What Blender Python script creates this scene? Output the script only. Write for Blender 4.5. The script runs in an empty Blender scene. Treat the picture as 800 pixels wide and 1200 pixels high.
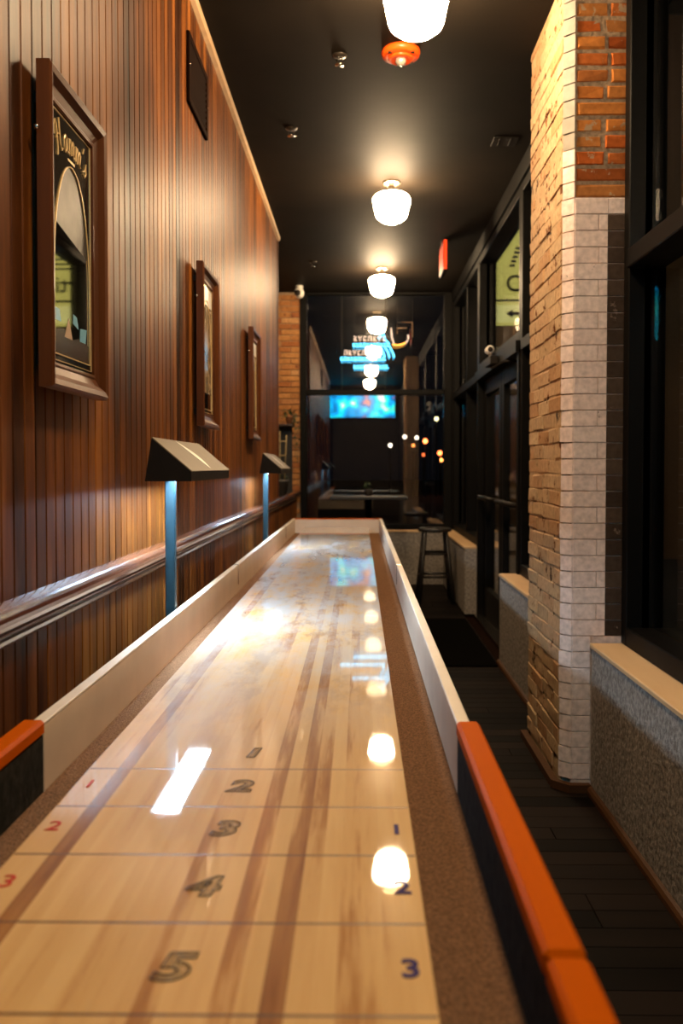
import bpy, bmesh, math, random
from mathutils import Vector, Matrix
random.seed(7)
PI = math.pi
SC = bpy.context.scene
COL = SC.collection

# ------------------------------------------------------------------ camera
CAM_Z = 1.249
cd = bpy.data.cameras.new('camera')
cam = bpy.data.objects.new('camera', cd); COL.objects.link(cam)
cd.sensor_fit = 'VERTICAL'; cd.sensor_height = 36.0; cd.sensor_width = 24.0
cd.lens = 30.0
cam.location = (0, 0, CAM_Z)
cam.rotation_euler = (PI/2 - math.atan(26/1000), 0, math.atan(12/1000))
cd.shift_y = -27/1200; cd.shift_x = -9/1200
cd.dof.use_dof = True; cd.dof.focus_distance = 2.3; cd.dof.aperture_fstop = 3.6
cd.clip_start = 0.02
SC.camera = cam

# ------------------------------------------------------------------ world, exposure
w = bpy.data.worlds.new('night'); SC.world = w; w.use_nodes = True
bg = w.node_tree.nodes['Background']
bg.inputs[0].default_value = (0.55, 0.65, 1.0, 1); bg.inputs[1].default_value = 0.003
vs = SC.view_settings
vs.view_transform = 'Standard'; vs.look = 'None'; vs.gamma = 1.0; vs.use_curve_mapping = False
vs.exposure = 0.0

LAMP_E = 165.0                 # globe brightness
LAMP_C = (1.0, 0.71, 0.41)
LED_E = 165.0                  # underside of the score lights
LED_C = (0.60, 0.80, 1.0)

# ------------------------------------------------------------------ material helpers
def new_mat(name):
    m = bpy.data.materials.new(name); m.use_nodes = True
    nt = m.node_tree; b = nt.nodes['Principled BSDF']
    return m, nt, b
def N(nt, t, **kw):
    n = nt.nodes.new(t)
    for k, v in kw.items(): setattr(n, k, v)
    return n
def L(nt, a, ao, b, bi): nt.links.new(a.outputs[ao], b.inputs[bi])
def rgba(c): return (c[0], c[1], c[2], 1.0)
def plain(name, col, rough=0.5, metal=0.0, coat=0.0, spec=0.5, vary=0.12, scale=20.0, bump=0.0, ior=1.5):
    m, nt, b = new_mat(name)
    tc = N(nt, 'ShaderNodeTexCoord'); no = N(nt, 'ShaderNodeTexNoise')
    no.inputs['Scale'].default_value = scale; no.inputs['Detail'].default_value = 4
    L(nt, tc, 'Object', no, 'Vector')
    r = N(nt, 'ShaderNodeValToRGB')
    r.color_ramp.elements[0].position = 0.3; r.color_ramp.elements[1].position = 0.7
    r.color_ramp.elements[0].color = rgba([c*(1-vary) for c in col])
    r.color_ramp.elements[1].color = rgba([min(1, c*(1+vary)) for c in col])
    L(nt, no, 'Fac', r, 'Fac'); L(nt, r, 'Color', b, 'Base Color')
    b.inputs['Roughness'].default_value = rough; b.inputs['Metallic'].default_value = metal
    b.inputs['Coat Weight'].default_value = coat; b.inputs['Specular IOR Level'].default_value = spec; b.inputs['IOR'].default_value = ior
    if bump:
        bp = N(nt, 'ShaderNodeBump'); bp.inputs['Strength'].default_value = bump
        bp.inputs['Distance'].default_value = 0.004
        L(nt, no, 'Fac', bp, 'Height'); L(nt, bp, 'Normal', b, 'Normal')
    return m
def emit(name, col, s):
    m, nt, b = new_mat(name)
    b.inputs['Base Color'].default_value = rgba([c*0.25 for c in col]); b.inputs['Roughness'].default_value = 0.4; b.inputs['Specular IOR Level'].default_value = 0.2
    b.inputs['Emission Color'].default_value = rgba(col); b.inputs['Emission Strength'].default_value = s
    return m
def grain(name, dark, mid, light, axis='Z', stretch=14.0, scale=9.0, rough=0.3, coat=0.3, rnd=0.5, bump=0.15, coat_rough=0.12, rvar=0.1, spec=0.5, ior=1.5, patch=0.0):
    """wood: noise drawn out along one axis plus a tone of its own for each object"""
    m, nt, b = new_mat(name)
    tc = N(nt, 'ShaderNodeTexCoord'); oi = N(nt, 'ShaderNodeObjectInfo')
    mp = N(nt, 'ShaderNodeMapping'); sc = [scale*stretch]*3
    sc['XYZ'.index(axis)] = scale
    mp.inputs['Scale'].default_value = [s/6 for s in sc]
    L(nt, tc, 'Object', mp, 'Vector')
    mu = N(nt, 'ShaderNodeMath', operation='MULTIPLY'); mu.inputs[1].default_value = 91.0
    L(nt, oi, 'Random', mu, 0)
    ad = N(nt, 'ShaderNodeVectorMath', operation='ADD'); L(nt, mp, 'Vector', ad, 0); L(nt, mu, 'Value', ad, 1)
    no = N(nt, 'ShaderNodeTexNoise'); no.inputs['Scale'].default_value = 1.0; no.inputs['Detail'].default_value = 5
    no.inputs['Roughness'].default_value = 0.6
    L(nt, ad, 'Vector', no, 'Vector')
    a2 = N(nt, 'ShaderNodeMath', operation='MULTIPLY_ADD'); a2.inputs[1].default_value = rnd; a2.inputs[2].default_value = -rnd*0.5
    L(nt, oi, 'Random', a2, 0)
    s2 = N(nt, 'ShaderNodeMath', operation='ADD'); L(nt, no, 'Fac', s2, 0); L(nt, a2, 'Value', s2, 1)
    if patch:      # broad worn and darkened areas running over several boards
        ge = N(nt, 'ShaderNodeNewGeometry'); m3 = N(nt, 'ShaderNodeMapping'); m3.inputs['Scale'].default_value = (3, 9, 1.6)
        n3 = N(nt, 'ShaderNodeTexNoise'); n3.inputs['Scale'].default_value = 1.0; n3.inputs['Detail'].default_value = 6; n3.inputs['Roughness'].default_value = 0.65
        L(nt, ge, 'Position', m3, 'Vector'); L(nt, m3, 'Vector', n3, 'Vector')
        p3 = N(nt, 'ShaderNodeMath', operation='MULTIPLY_ADD'); p3.inputs[1].default_value = patch; p3.inputs[2].default_value = -patch*0.5
        L(nt, n3, 'Fac', p3, 0)
        s3 = N(nt, 'ShaderNodeMath', operation='ADD'); L(nt, s2, 'Value', s3, 0); L(nt, p3, 'Value', s3, 1); s2 = s3
    r = N(nt, 'ShaderNodeValToRGB'); e = r.color_ramp.elements
    e[0].position = 0.22; e[0].color = rgba(dark); e[1].position = 0.78; e[1].color = rgba(light)
    x = e.new(0.5); x.color = rgba(mid)
    L(nt, s2, 'Value', r, 'Fac'); L(nt, r, 'Color', b, 'Base Color')
    rm = N(nt, 'ShaderNodeMapRange'); rm.inputs['To Min'].default_value = max(0.02, rough-rvar); rm.inputs['To Max'].default_value = rough+rvar
    L(nt, no, 'Fac', rm, 'Value'); L(nt, rm, 'Result', b, 'Roughness')
    b.inputs['Coat Weight'].default_value = coat; b.inputs['Coat Roughness'].default_value = coat_rough
    b.inputs['Specular IOR Level'].default_value = spec; b.inputs['IOR'].default_value = ior
    if bump:
        bp = N(nt, 'ShaderNodeBump'); bp.inputs['Strength'].default_value = bump; bp.inputs['Distance'].default_value = 0.002
        L(nt, no, 'Fac', bp, 'Height'); L(nt, bp, 'Normal', b, 'Normal')
    return m
def brick_mat(name, cols, chip=None, chip_at=0.62, rough=0.8, bump=0.5):
    """each brick its own tone; chip = the colour showing where paint has flaked off"""
    m, nt, b = new_mat(name)
    tc = N(nt, 'ShaderNodeTexCoord'); oi = N(nt, 'ShaderNodeObjectInfo'); ge = N(nt, 'ShaderNodeNewGeometry')
    r = N(nt, 'ShaderNodeValToRGB'); e = r.color_ramp.elements
    e[0].color = rgba(cols[0]); e[1].color = rgba(cols[-1])
    for i, c in enumerate(cols[1:-1]): x = e.new((i+1)/(len(cols)-1)); x.color = rgba(c)
    L(nt, oi, 'Random', r, 'Fac')
    no = N(nt, 'ShaderNodeTexNoise'); no.inputs['Scale'].default_value = 45; no.inputs['Detail'].default_value = 6
    L(nt, ge, 'Position', no, 'Vector')
    mx = N(nt, 'ShaderNodeMix', data_type='RGBA', blend_type='MULTIPLY'); mx.inputs[0].default_value = 0.5
    rr = N(nt, 'ShaderNodeValToRGB'); rr.color_ramp.elements[0].position = 0.3; rr.color_ramp.elements[1].position = 0.65
    rr.color_ramp.elements[0].color = (0.45, 0.42, 0.4, 1); rr.color_ramp.elements[1].color = (1, 1, 1, 1)
    L(nt, no, 'Fac', rr, 'Fac'); nt.links.new(r.outputs['Color'], mx.inputs[6]); nt.links.new(rr.outputs['Color'], mx.inputs[7])
    out = mx.outputs[2]
    if chip:
        n2 = N(nt, 'ShaderNodeTexNoise'); n2.inputs['Scale'].default_value = 16; n2.inputs['Detail'].default_value = 8
        n2.inputs['Roughness'].default_value = 0.65
        L(nt, ge, 'Position', n2, 'Vector')
        r2 = N(nt, 'ShaderNodeValToRGB'); r2.color_ramp.elements[0].position = chip_at; r2.color_ramp.elements[1].position = chip_at+0.03
        L(nt, n2, 'Fac', r2, 'Fac')
        m2 = N(nt, 'ShaderNodeMix', data_type='RGBA'); m2.inputs[7].default_value = rgba(chip)
        L(nt, r2, 'Color', m2, 0); nt.links.new(out, m2.inputs[6]); out = m2.outputs[2]
    nt.links.new(out, b.inputs['Base Color'])
    b.inputs['Roughness'].default_value = rough; b.inputs['IOR'].default_value = 1.12
    bp = N(nt, 'ShaderNodeBump'); bp.inputs['Strength'].default_value = bump; bp.inputs['Distance'].default_value = 0.003
    L(nt, no, 'Fac', bp, 'Height'); L(nt, bp, 'Normal', b, 'Normal')
    return m
def glass_mat(name, f0=0.05, tint=(1, 1, 1)):
    """thin window glass: see-through, with a reflection that grows at grazing angles"""
    m, nt, b = new_mat(name); nt.nodes.remove(b)
    out = nt.nodes['Material Output']
    lw = N(nt, 'ShaderNodeLayerWeight'); lw.inputs['Blend'].default_value = 0.5
    p = N(nt, 'ShaderNodeMath', operation='POWER'); p.inputs[1].default_value = 5
    # Facing with blend .5 is 1 - cos
    L(nt, lw, 'Facing', p, 0)
    ma = N(nt, 'ShaderNodeMath', operation='MULTIPLY_ADD'); ma.inputs[1].default_value = 1-f0; ma.inputs[2].default_value = f0
    L(nt, p, 'Value', ma, 0)
    t = N(nt, 'ShaderNodeBsdfTransparent'); t.inputs[0].default_value = rgba(tint)
    g = N(nt, 'ShaderNodeBsdfGlossy'); g.inputs['Roughness'].default_value = 0.0; g.inputs[0].default_value = (1, 1, 1, 1)
    mx = N(nt, 'ShaderNodeMixShader')
    L(nt, ma, 'Value', mx, 0); L(nt, t, 0, mx, 1); L(nt, g, 0, mx, 2); L(nt, mx, 0, out, 'Surface')
    return m

# ------------------------------------------------------------------ mesh helpers
class MB:
    def __init__(s): s.v = []; s.f = []; s.sm = []
    def add(s, vs, fs, smooth=False):
        o = len(s.v); s.v += [tuple(v) for v in vs]
        for f in fs: s.f.append(tuple(i+o for i in f)); s.sm.append(smooth)
        return s
    def box(s, a, b, ch=0.0):
        x0, y0, z0 = [min(p, q) for p, q in zip(a, b)]; x1, y1, z1 = [max(p, q) for p, q in zip(a, b)]
        if not ch:
            return s.add([(x0,y0,z0),(x1,y0,z0),(x1,y1,z0),(x0,y1,z0),(x0,y0,z1),(x1,y0,z1),(x1,y1,z1),(x0,y1,z1)],
                [(0,3,2,1),(4,5,6,7),(0,1,5,4),(1,2,6,5),(2,3,7,6),(3,0,4,7)])
        bm = bmesh.new(); bmesh.ops.create_cube(bm, size=1)
        for v in bm.verts:
            v.co = Vector(((x0+x1)/2+v.co.x*(x1-x0), (y0+y1)/2+v.co.y*(y1-y0), (z0+z1)/2+v.co.z*(z1-z0)))
        bmesh.ops.bevel(bm, geom=bm.edges[:], offset=ch, segments=1, affect='EDGES', profile=0.5)
        bm.verts.index_update()
        s.add([v.co.copy() for v in bm.verts], [[v.index for v in f.verts] for f in bm.faces]); bm.free()
        return s
    def prism(s, pts, axis, a, b):
        """closed 2D outline pushed along an axis; pts are the two other coordinates in x, y, z order"""
        def P(p, t):
            q = list(p); q.insert('xyz'.index(axis), t); return q
        n = len(pts)
        return s.add([P(p, a) for p in pts]+[P(p, b) for p in pts],
            [tuple(range(n))[::-1], tuple(range(n, 2*n))]+[(i, (i+1) % n, n+(i+1) % n, n+i) for i in range(n)])
    def lathe(s, prof, c, seg=24, axis='z', smooth=True):
        vs = []; fs = []; n = len(prof)
        for (r, h) in prof:
            for k in range(seg):
                t = 2*PI*k/seg; u, v = r*math.cos(t), r*math.sin(t)
                vs.append((c[0]+u, c[1]+v, c[2]+h) if axis == 'z' else ((c[0]+h, c[1]+u, c[2]+v) if axis == 'x' else (c[0]+u, c[1]+h, c[2]+v)))
        for i in range(n-1):
            for k in range(seg):
                fs.append((i*seg+k, i*seg+(k+1) % seg, (i+1)*seg+(k+1) % seg, (i+1)*seg+k))
        fs.append(tuple(range(seg))[::-1]); fs.append(tuple(range((n-1)*seg, n*seg)))
        return s.add(vs, fs, smooth)
    def tube(s, pts, r, seg=8, r2=None):
        pts = [Vector(p) for p in pts]; n = len(pts); vs = []; fs = []
        for i, p in enumerate(pts):
            d = (pts[min(i+1, n-1)]-pts[max(i-1, 0)]).normalized()
            a = d.cross(Vector((0, 0, 1)) if abs(d.z) < 0.9 else Vector((1, 0, 0))).normalized(); b = d.cross(a)
            rr = r if r2 is None else r+(r2-r)*i/(n-1)
            for k in range(seg):
                t = 2*PI*k/seg+PI/seg; vs.append(p+a*rr*math.cos(t)+b*rr*math.sin(t))
        for i in range(n-1):
            for k in range(seg):
                fs.append((i*seg+k, i*seg+(k+1) % seg, (i+1)*seg+(k+1) % seg, (i+1)*seg+k))
        fs.append(tuple(range(seg))[::-1]); fs.append(tuple(range((n-1)*seg, n*seg)))
        return s.add(vs, fs, seg > 5)
    def mesh(s, name, mat):
        me = bpy.data.meshes.new(name); me.from_pydata(s.v, [], s.f)
        me.polygons.foreach_set('use_smooth', s.sm); me.materials.append(mat); me.update()
        bm = bmesh.new(); bm.from_mesh(me); bmesh.ops.recalc_face_normals(bm, faces=bm.faces[:]); bm.to_mesh(me); bm.free()
        return me
    def build(s, name, mat, parent=None):
        return link(name, s.mesh(name, mat), parent)
def link(name, me, parent=None, loc=None):
    o = bpy.data.objects.new(name, me); COL.objects.link(o)
    if parent is not None:
        o.parent = parent; o.matrix_parent_inverse = Matrix.Translation(-Vector(parent_loc(parent)))
    if loc is not None: o.location = loc
    return o
def parent_loc(p):
    t = Vector((0, 0, 0))
    while p is not None: t = t+Vector(p.location); p = p.parent if p.parent is None else None
    return t
def tag(o, label, cat=None, group=None, kind=None):
    o['label'] = label
    if cat: o['category'] = cat
    if group: o['group'] = group
    if kind: o['kind'] = kind
    return o
def thing(name, label, cat, loc=(0, 0, 0), group=None, kind=None):
    o = bpy.data.objects.new(name, None); COL.objects.link(o); o.location = loc; o.empty_display_size = 0.05
    return tag(o, label, cat, group, kind)
def struct(name, mb, mat, label=None):
    o = mb.build(name, mat); o['kind'] = 'structure'
    if label: o['label'] = label
    return o
def sroot(name, label, loc=(0, 0, 0)):
    o = bpy.data.objects.new(name, None); COL.objects.link(o); o.location = loc; o.empty_display_size = 0.05
    o['kind'] = 'structure'; o['label'] = label
    return o
def part(name, mat, parent, *ops):
    m = MB()
    for op in ops: getattr(m, op[0])(*op[1:])
    return m.build(name, mat, parent)
def copy_tree(o, delta, label):
    """a copy of a thing and its parts moved by delta"""
    c = o.copy(); COL.objects.link(c); c.location = Vector(o.location)+Vector(delta); c['label'] = label
    for ch in o.children:
        k = ch.copy(); COL.objects.link(k); k.parent = c; k.matrix_parent_inverse = ch.matrix_parent_inverse.copy()
        for g in ch.children:
            q = g.copy(); COL.objects.link(q); q.parent = k; q.matrix_parent_inverse = g.matrix_parent_inverse.copy()
    return c
def text_mesh(s, size, mat, outline=0.0, shear=0.0, bold=0.0):
    cu = bpy.data.curves.new('t', 'FONT'); cu.body = s; cu.size = size; cu.align_x = 'CENTER'; cu.align_y = 'CENTER'; cu.shear = shear
    cu.resolution_u = 4; cu.offset = bold
    if outline: cu.fill_mode = 'NONE'; cu.bevel_depth = outline; cu.bevel_resolution = 0
    else: cu.extrude = 0.0004
    o = bpy.data.objects.new('t', cu); COL.objects.link(o)
    dg = bpy.context.evaluated_depsgraph_get(); me = bpy.data.meshes.new_from_object(o.evaluated_get(dg))
    bpy.data.objects.remove(o); bpy.data.curves.remove(cu)
    me.materials.clear(); me.materials.append(mat)
    return me

# ------------------------------------------------------------------ materials
M = {}
M['wall_wood'] = grain('varnished_wall_wood', (0.018, 0.005, 0.0012), (0.110, 0.032, 0.006), (0.27, 0.092, 0.015), 'Z', 20, 2.6, rough=0.455, coat=0.0, rnd=0.28, spec=0.5, ior=1.195, patch=0.9)
M['rail_wood'] = grain('varnished_rail_wood', (0.07, 0.02, 0.01), (0.13, 0.04, 0.018), (0.2, 0.07, 0.03), 'Y', 16, 4, rough=0.22, coat=0.8, rnd=0.1, bump=0.05)
M['groove'] = plain('dark_groove', (0.010, 0.004, 0.002), 0.8, ior=1.08)
M['frame_wood'] = grain('brown_frame_wood', (0.055, 0.015, 0.004), (0.10, 0.030, 0.008), (0.15, 0.048, 0.013), 'Z', 12, 6, rough=0.4, coat=0.1, rnd=0.2, ior=1.25)
M['frame_wood_y'] = grain('brown_frame_wood_cross', (0.055, 0.015, 0.004), (0.10, 0.030, 0.008), (0.15, 0.048, 0.013), 'Y', 12, 6, rough=0.4, coat=0.1, rnd=0.2, ior=1.25)
M['ceil'] = plain('dark_ceiling_paint', (0.011, 0.008, 0.0055), 0.66, vary=0.2, scale=3, bump=0.05, ior=1.14)
M['cream_trim'] = plain('cream_trim_paint', (0.50, 0.33, 0.18), 0.5)
M['black_steel'] = plain('black_painted_steel', (0.003, 0.0025, 0.002), 0.5, ior=1.2)
M['concrete'] = plain('rough_concrete', (0.27, 0.235, 0.20), 0.9, vary=0.42, scale=60, bump=1.0, ior=1.15)
M['sill'] = grain('sill_wood', (0.50, 0.30, 0.14), (0.62, 0.40, 0.20), (0.70, 0.48, 0.26), 'Y', 6, 6, rough=0.55, coat=0.0, rnd=0.2)
M['floor_wood'] = grain('dark_floor_wood', (0.003, 0.002, 0.0015), (0.006, 0.004, 0.003), (0.013, 0.008, 0.006), 'X', 12, 6, rough=0.55, coat=0.0, rnd=0.7, spec=0.05)
M['maple'] = None
M['orange_wood'] = grain('orange_stained_wood', (0.42, 0.068, 0.0), (0.52, 0.088, 0.0), (0.58, 0.105, 0.0), 'Y', 10, 4, rough=0.4, coat=0.0, rnd=0.1, bump=0.03, ior=1.06)
M['tan_panel'] = plain('tan_laminate', (0.68, 0.55, 0.42), 0.42, vary=0.06, scale=9)
M['edge_strip'] = plain('pale_edge_strip', (0.72, 0.60, 0.46), 0.35, vary=0.05)
M['carpet'] = plain('gutter_carpet', (0.185, 0.098, 0.052), 0.95, vary=0.45, scale=260, bump=1.0, ior=1.05)
M['dark_cloth'] = plain('black_felt', (0.022, 0.020, 0.016), 0.95, vary=0.5, scale=60, bump=0.4, spec=0.1)
M['cabinet'] = plain('black_cabinet', (0.02, 0.016, 0.013), 0.5)
M['ink'] = plain('dark_ink', (0.03, 0.017, 0.010), 0.5, spec=0.2)
M['line_ink'] = plain('brown_line', (0.12, 0.05, 0.014), 0.4, vary=0.3, scale=60, coat=1.0, spec=0.2)
M['line_ink'].node_tree.nodes['Principled BSDF'].inputs['Coat IOR'].default_value = 1.55
M['blue_ink'] = plain('blue_ink', (0.035, 0.02, 0.11), 0.6, spec=0.1)
M['red_ink'] = plain('red_ink', (0.5, 0.03, 0.015), 0.6, spec=0.1)
M['bronze'] = plain('bronze_paint', (0.15, 0.11, 0.065), 0.5, vary=0.05, ior=1.2)
M['housing'] = plain('black_housing', (0.012, 0.009, 0.007), 0.5, ior=1.2)
M['slot'] = plain('pale_slot', (0.62, 0.54, 0.44), 0.4)
M['post'] = plain('blue_grey_steel', (0.007, 0.026, 0.036), 0.4, metal=0.0, vary=0.2)
M['led'] = emit('led_panel', LED_C, LED_E)
M['globe'] = emit('opal_globe', LAMP_C, LAMP_E)
M['brass'] = plain('aged_nickel', (0.36, 0.30, 0.22), 0.3, metal=0.9)
M['dark_neck'] = plain('dark_neck', (0.05, 0.04, 0.03), 0.4, metal=0.6)
M['glass'] = glass_mat('window_glass', 0.10)
M['mirror'] = plain('mirror_glass', (0.50, 0.48, 0.46), 0.03, metal=1.0, vary=0.05, scale=6)
M['dark_glass'] = plain('black_printed_glass', (0.014, 0.011, 0.008), 0.06, spec=0.7)
M['gold'] = plain('gold_print', (0.72, 0.50, 0.22), 0.35, metal=0.3)
M['brick_red'] = brick_mat('bare_red_brick', [(0.26, 0.055, 0.014), (0.50, 0.12, 0.025), (0.38, 0.15, 0.045), (0.56, 0.20, 0.045), (0.32, 0.08, 0.02)], chip=(0.40, 0.27, 0.16), chip_at=0.61)
M['brick_white'] = brick_mat('white_painted_brick', [(0.88, 0.71, 0.64), (0.91, 0.74, 0.67), (0.93, 0.77, 0.70)], chip=(0.10, 0.06, 0.045), chip_at=0.685, rough=0.6, bump=0.2)
M['brick_dark'] = brick_mat('dark_stained_brick', [(0.045, 0.03, 0.022), (0.075, 0.05, 0.036), (0.10, 0.068, 0.048)], chip=(0.22, 0.16, 0.12), chip_at=0.64, rough=0.6)
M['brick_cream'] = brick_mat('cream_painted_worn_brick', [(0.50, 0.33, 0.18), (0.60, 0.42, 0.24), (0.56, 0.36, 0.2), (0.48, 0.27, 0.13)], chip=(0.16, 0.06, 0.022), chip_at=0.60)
M['brick_orange'] = brick_mat('orange_brick', [(0.40, 0.17, 0.06), (0.52, 0.25, 0.09), (0.34, 0.11, 0.04), (0.58, 0.32, 0.14)], chip=(0.16, 0.06, 0.03), chip_at=0.62)
M['mortar'] = plain('sandy_mortar', (0.30, 0.20, 0.12), 0.9, vary=0.4, scale=60, bump=1.0)
M['mortar_paint'] = plain('painted_mortar', (0.62, 0.49, 0.43), 0.8, vary=0.2, scale=50, bump=0.6)
M['mortar_dark'] = plain('dark_mortar', (0.055, 0.036, 0.024), 0.9, vary=0.5, scale=50, bump=1.0)  # very dark, mottled mortar colour
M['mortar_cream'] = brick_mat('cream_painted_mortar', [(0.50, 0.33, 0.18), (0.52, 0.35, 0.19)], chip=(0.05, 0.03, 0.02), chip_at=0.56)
M['plaster'] = plain('white_plaster', (0.25, 0.22, 0.18), 0.7, vary=0.12, scale=30, bump=0.5)
M['trim_brown'] = plain('brown_base_trim', (0.07, 0.03, 0.012), 0.5, ior=1.2)
M['black_wood'] = plain('black_wood', (0.014, 0.011, 0.009), 0.45)
M['mat'] = plain('black_rubber_mat', (0.003, 0.0025, 0.002), 0.9, ior=1.05, bump=0.6, scale=120)
M['white_plastic'] = plain('white_plastic', (0.62, 0.58, 0.52), 0.4, vary=0.04)
M['red_plastic'] = plain('red_plastic', (0.80, 0.085, 0.006), 0.35, coat=0.1, vary=0.05, spec=0.3)
M['clear_lens'] = plain('clear_lens', (0.75, 0.68, 0.6), 0.08, metal=0.6)
M['chrome'] = plain('chrome', (0.6, 0.55, 0.5), 0.2, metal=1.0)
M['exit_red'] = emit('exit_red', (1.0, 0.05, 0.006), 1.5)
M['exit_face'] = emit('exit_face', (0.9, 0.05, 0.01), 0.4)
M['neon_cyan'] = emit('neon_cyan', (0.10, 0.62, 1.0), 6.5)
M['neon_white'] = emit('neon_pale', (1.0, 0.70, 0.50), 1.6)
M['neon_orange'] = emit('neon_orange', (1.0, 0.42, 0.06), 3.0)
M['tube_off'] = plain('unlit_glass_tube', (0.25, 0.16, 0.10), 0.15)
M['leaf'] = plain('green_leaf', (0.035, 0.06, 0.018), 0.4, vary=0.4, scale=30)
M['pot'] = plain('grey_pot', (0.07, 0.06, 0.055), 0.6)
M['terracotta'] = plain('clay_pot', (0.32, 0.13, 0.055), 0.7)
M['cane'] = plain('bamboo_cane', (0.30, 0.22, 0.10), 0.6)
M['shelf_wood'] = plain('dark_shelf', (0.05, 0.022, 0.012), 0.4)
M['sign_lime'] = emit('lime_sign_face', (0.46, 0.41, 0.095), 2.0)
M['sign_band'] = emit('pale_lime_sign_band', (0.58, 0.54, 0.18), 1.9)
M['sign_ink'] = plain('sign_ink', (0.012, 0.014, 0.008), 0.5)
M['asphalt'] = plain('asphalt', (0.03, 0.028, 0.027), 0.8, vary=0.3, scale=30)
M['facade'] = brick_mat('brown_facade', [(0.30, 0.18, 0.11), (0.34, 0.2, 0.12)], rough=0.9)
M['facade_dark'] = plain('dark_facade', (0.05, 0.035, 0.025), 0.9, vary=0.3, scale=2)
M['wall_dark'] = plain('dark_painted_wall', (0.035, 0.024, 0.017), 0.7, vary=0.2, scale=4)

# maple playfield: strips of their own tone, streaks along the length, pale patches of wax and painted glare
def maple():
    m, nt, b = new_mat('waxed_maple')
    oi = N(nt, 'ShaderNodeObjectInfo'); ge = N(nt, 'ShaderNodeNewGeometry')
    mp = N(nt, 'ShaderNodeMapping'); mp.inputs['Scale'].default_value = (24, 1.7, 10)
    L(nt, ge, 'Position', mp, 'Vector')
    mu = N(nt, 'ShaderNodeMath', operation='MULTIPLY'); mu.inputs[1].default_value = 57.0; L(nt, oi, 'Random', mu, 0)
    ad = N(nt, 'ShaderNodeVectorMath', operation='ADD'); L(nt, mp, 'Vector', ad, 0); L(nt, mu, 'Value', ad, 1)
    no = N(nt, 'ShaderNodeTexNoise'); no.inputs['Scale'].default_value = 1; no.inputs['Detail'].default_value = 6; no.inputs['Roughness'].default_value = 0.62
    L(nt, ad, 'Vector', no, 'Vector')
    a2 = N(nt, 'ShaderNodeMath', operation='MULTIPLY_ADD'); a2.inputs[1].default_value = 0.36; a2.inputs[2].default_value = -0.19
    pw = N(nt, 'ShaderNodeMath', operation='POWER'); pw.inputs[1].default_value = 0.6; L(nt, oi, 'Random', pw, 0)
    L(nt, pw, 'Value', a2, 0)
    s2 = N(nt, 'ShaderNodeMath', operation='ADD'); L(nt, no, 'Fac', s2, 0); L(nt, a2, 'Value', s2, 1)
    r = N(nt, 'ShaderNodeValToRGB'); e = r.color_ramp.elements
    e[0].position = 0.22; e[0].color = (0.22, 0.070, 0.008, 1); e[1].position = 0.72; e[1].color = (0.72, 0.44, 0.17, 1)
    x = e.new(0.42); x.color = (0.43, 0.19, 0.045, 1); x = e.new(0.50); x.color = (0.64, 0.365, 0.125, 1)
    L(nt, s2, 'Value', r, 'Fac')
    # worn bare patches (brown) and powdered wax with painted glare (pale), both across strips
    m2 = N(nt, 'ShaderNodeMapping'); m2.inputs['Scale'].default_value = (7, 2.6, 1); L(nt, ge, 'Position', m2, 'Vector')
    n2 = N(nt, 'ShaderNodeTexNoise'); n2.inputs['Scale'].default_value = 1; n2.inputs['Detail'].default_value = 8; n2.inputs['Roughness'].default_value = 0.7
    L(nt, m2, 'Vector', n2, 'Vector')
    r2 = N(nt, 'ShaderNodeValToRGB'); r2.color_ramp.elements[0].position = 0.525; r2.color_ramp.elements[1].position = 0.60
    L(nt, n2, 'Fac', r2, 'Fac')
    # wear, wax and glare sit on the shooting end and middle, beyond the scoring numbers
    sx = N(nt, 'ShaderNodeSeparateXYZ'); L(nt, ge, 'Position', sx, 'Vector')
    yr = N(nt, 'ShaderNodeMapRange'); yr.inputs['From Min'].default_value = 1.3; yr.inputs['From Max'].default_value = 3.0; L(nt, sx, 'Y', yr, 'Value')
    k1 = N(nt, 'ShaderNodeMath', operation='MULTIPLY'); L(nt, r2, 'Color', k1, 0); L(nt, yr, 'Result', k1, 1)
    k1b = N(nt, 'ShaderNodeMath', operation='MULTIPLY'); L(nt, k1, 'Value', k1b, 0); k1b.inputs[1].default_value = 0.85
    mx = N(nt, 'ShaderNodeMix', data_type='RGBA'); mx.inputs[7].default_value = (0.26, 0.12, 0.045, 1)
    L(nt, k1b, 'Value', mx, 0); nt.links.new(r.outputs['Color'], mx.inputs[6])
    n3 = N(nt, 'ShaderNodeTexNoise'); n3.inputs['Scale'].default_value = 1.3; n3.inputs['Detail'].default_value = 7; n3.inputs['Roughness'].default_value = 0.7
    L(nt, m2, 'Vector', n3, 'Vector')
    r3 = N(nt, 'ShaderNodeMapRange'); r3.inputs['From Min'].default_value = 0.66; r3.inputs['From Max'].default_value = 0.42; L(nt, n3, 'Fac', r3, 'Value')
    k3 = N(nt, 'ShaderNodeMath', operation='MULTIPLY'); L(nt, r3, 'Result', k3, 0); L(nt, yr, 'Result', k3, 1)
    k3b = N(nt, 'ShaderNodeMath', operation='MULTIPLY'); L(nt, k3, 'Value', k3b, 0); k3b.inputs[1].default_value = 0.95
    m3 = N(nt, 'ShaderNodeMix', data_type='RGBA'); m3.inputs[7].default_value = (0.52, 0.50, 0.49, 1)
    L(nt, k3b, 'Value', m3, 0); nt.links.new(mx.outputs[2], m3.inputs[6])
    nt.links.new(m3.outputs[2], b.inputs['Base Color'])
    b.inputs['Roughness'].default_value = 0.6; b.inputs['Specular IOR Level'].default_value = 0.12
    b.inputs['Coat Weight'].default_value = 1.0
    cr = N(nt, 'ShaderNodeMapRange'); cr.inputs['To Min'].default_value = 0.012; cr.inputs['To Max'].default_value = 0.045; L(nt, n2, 'Fac', cr, 'Value')
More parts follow.
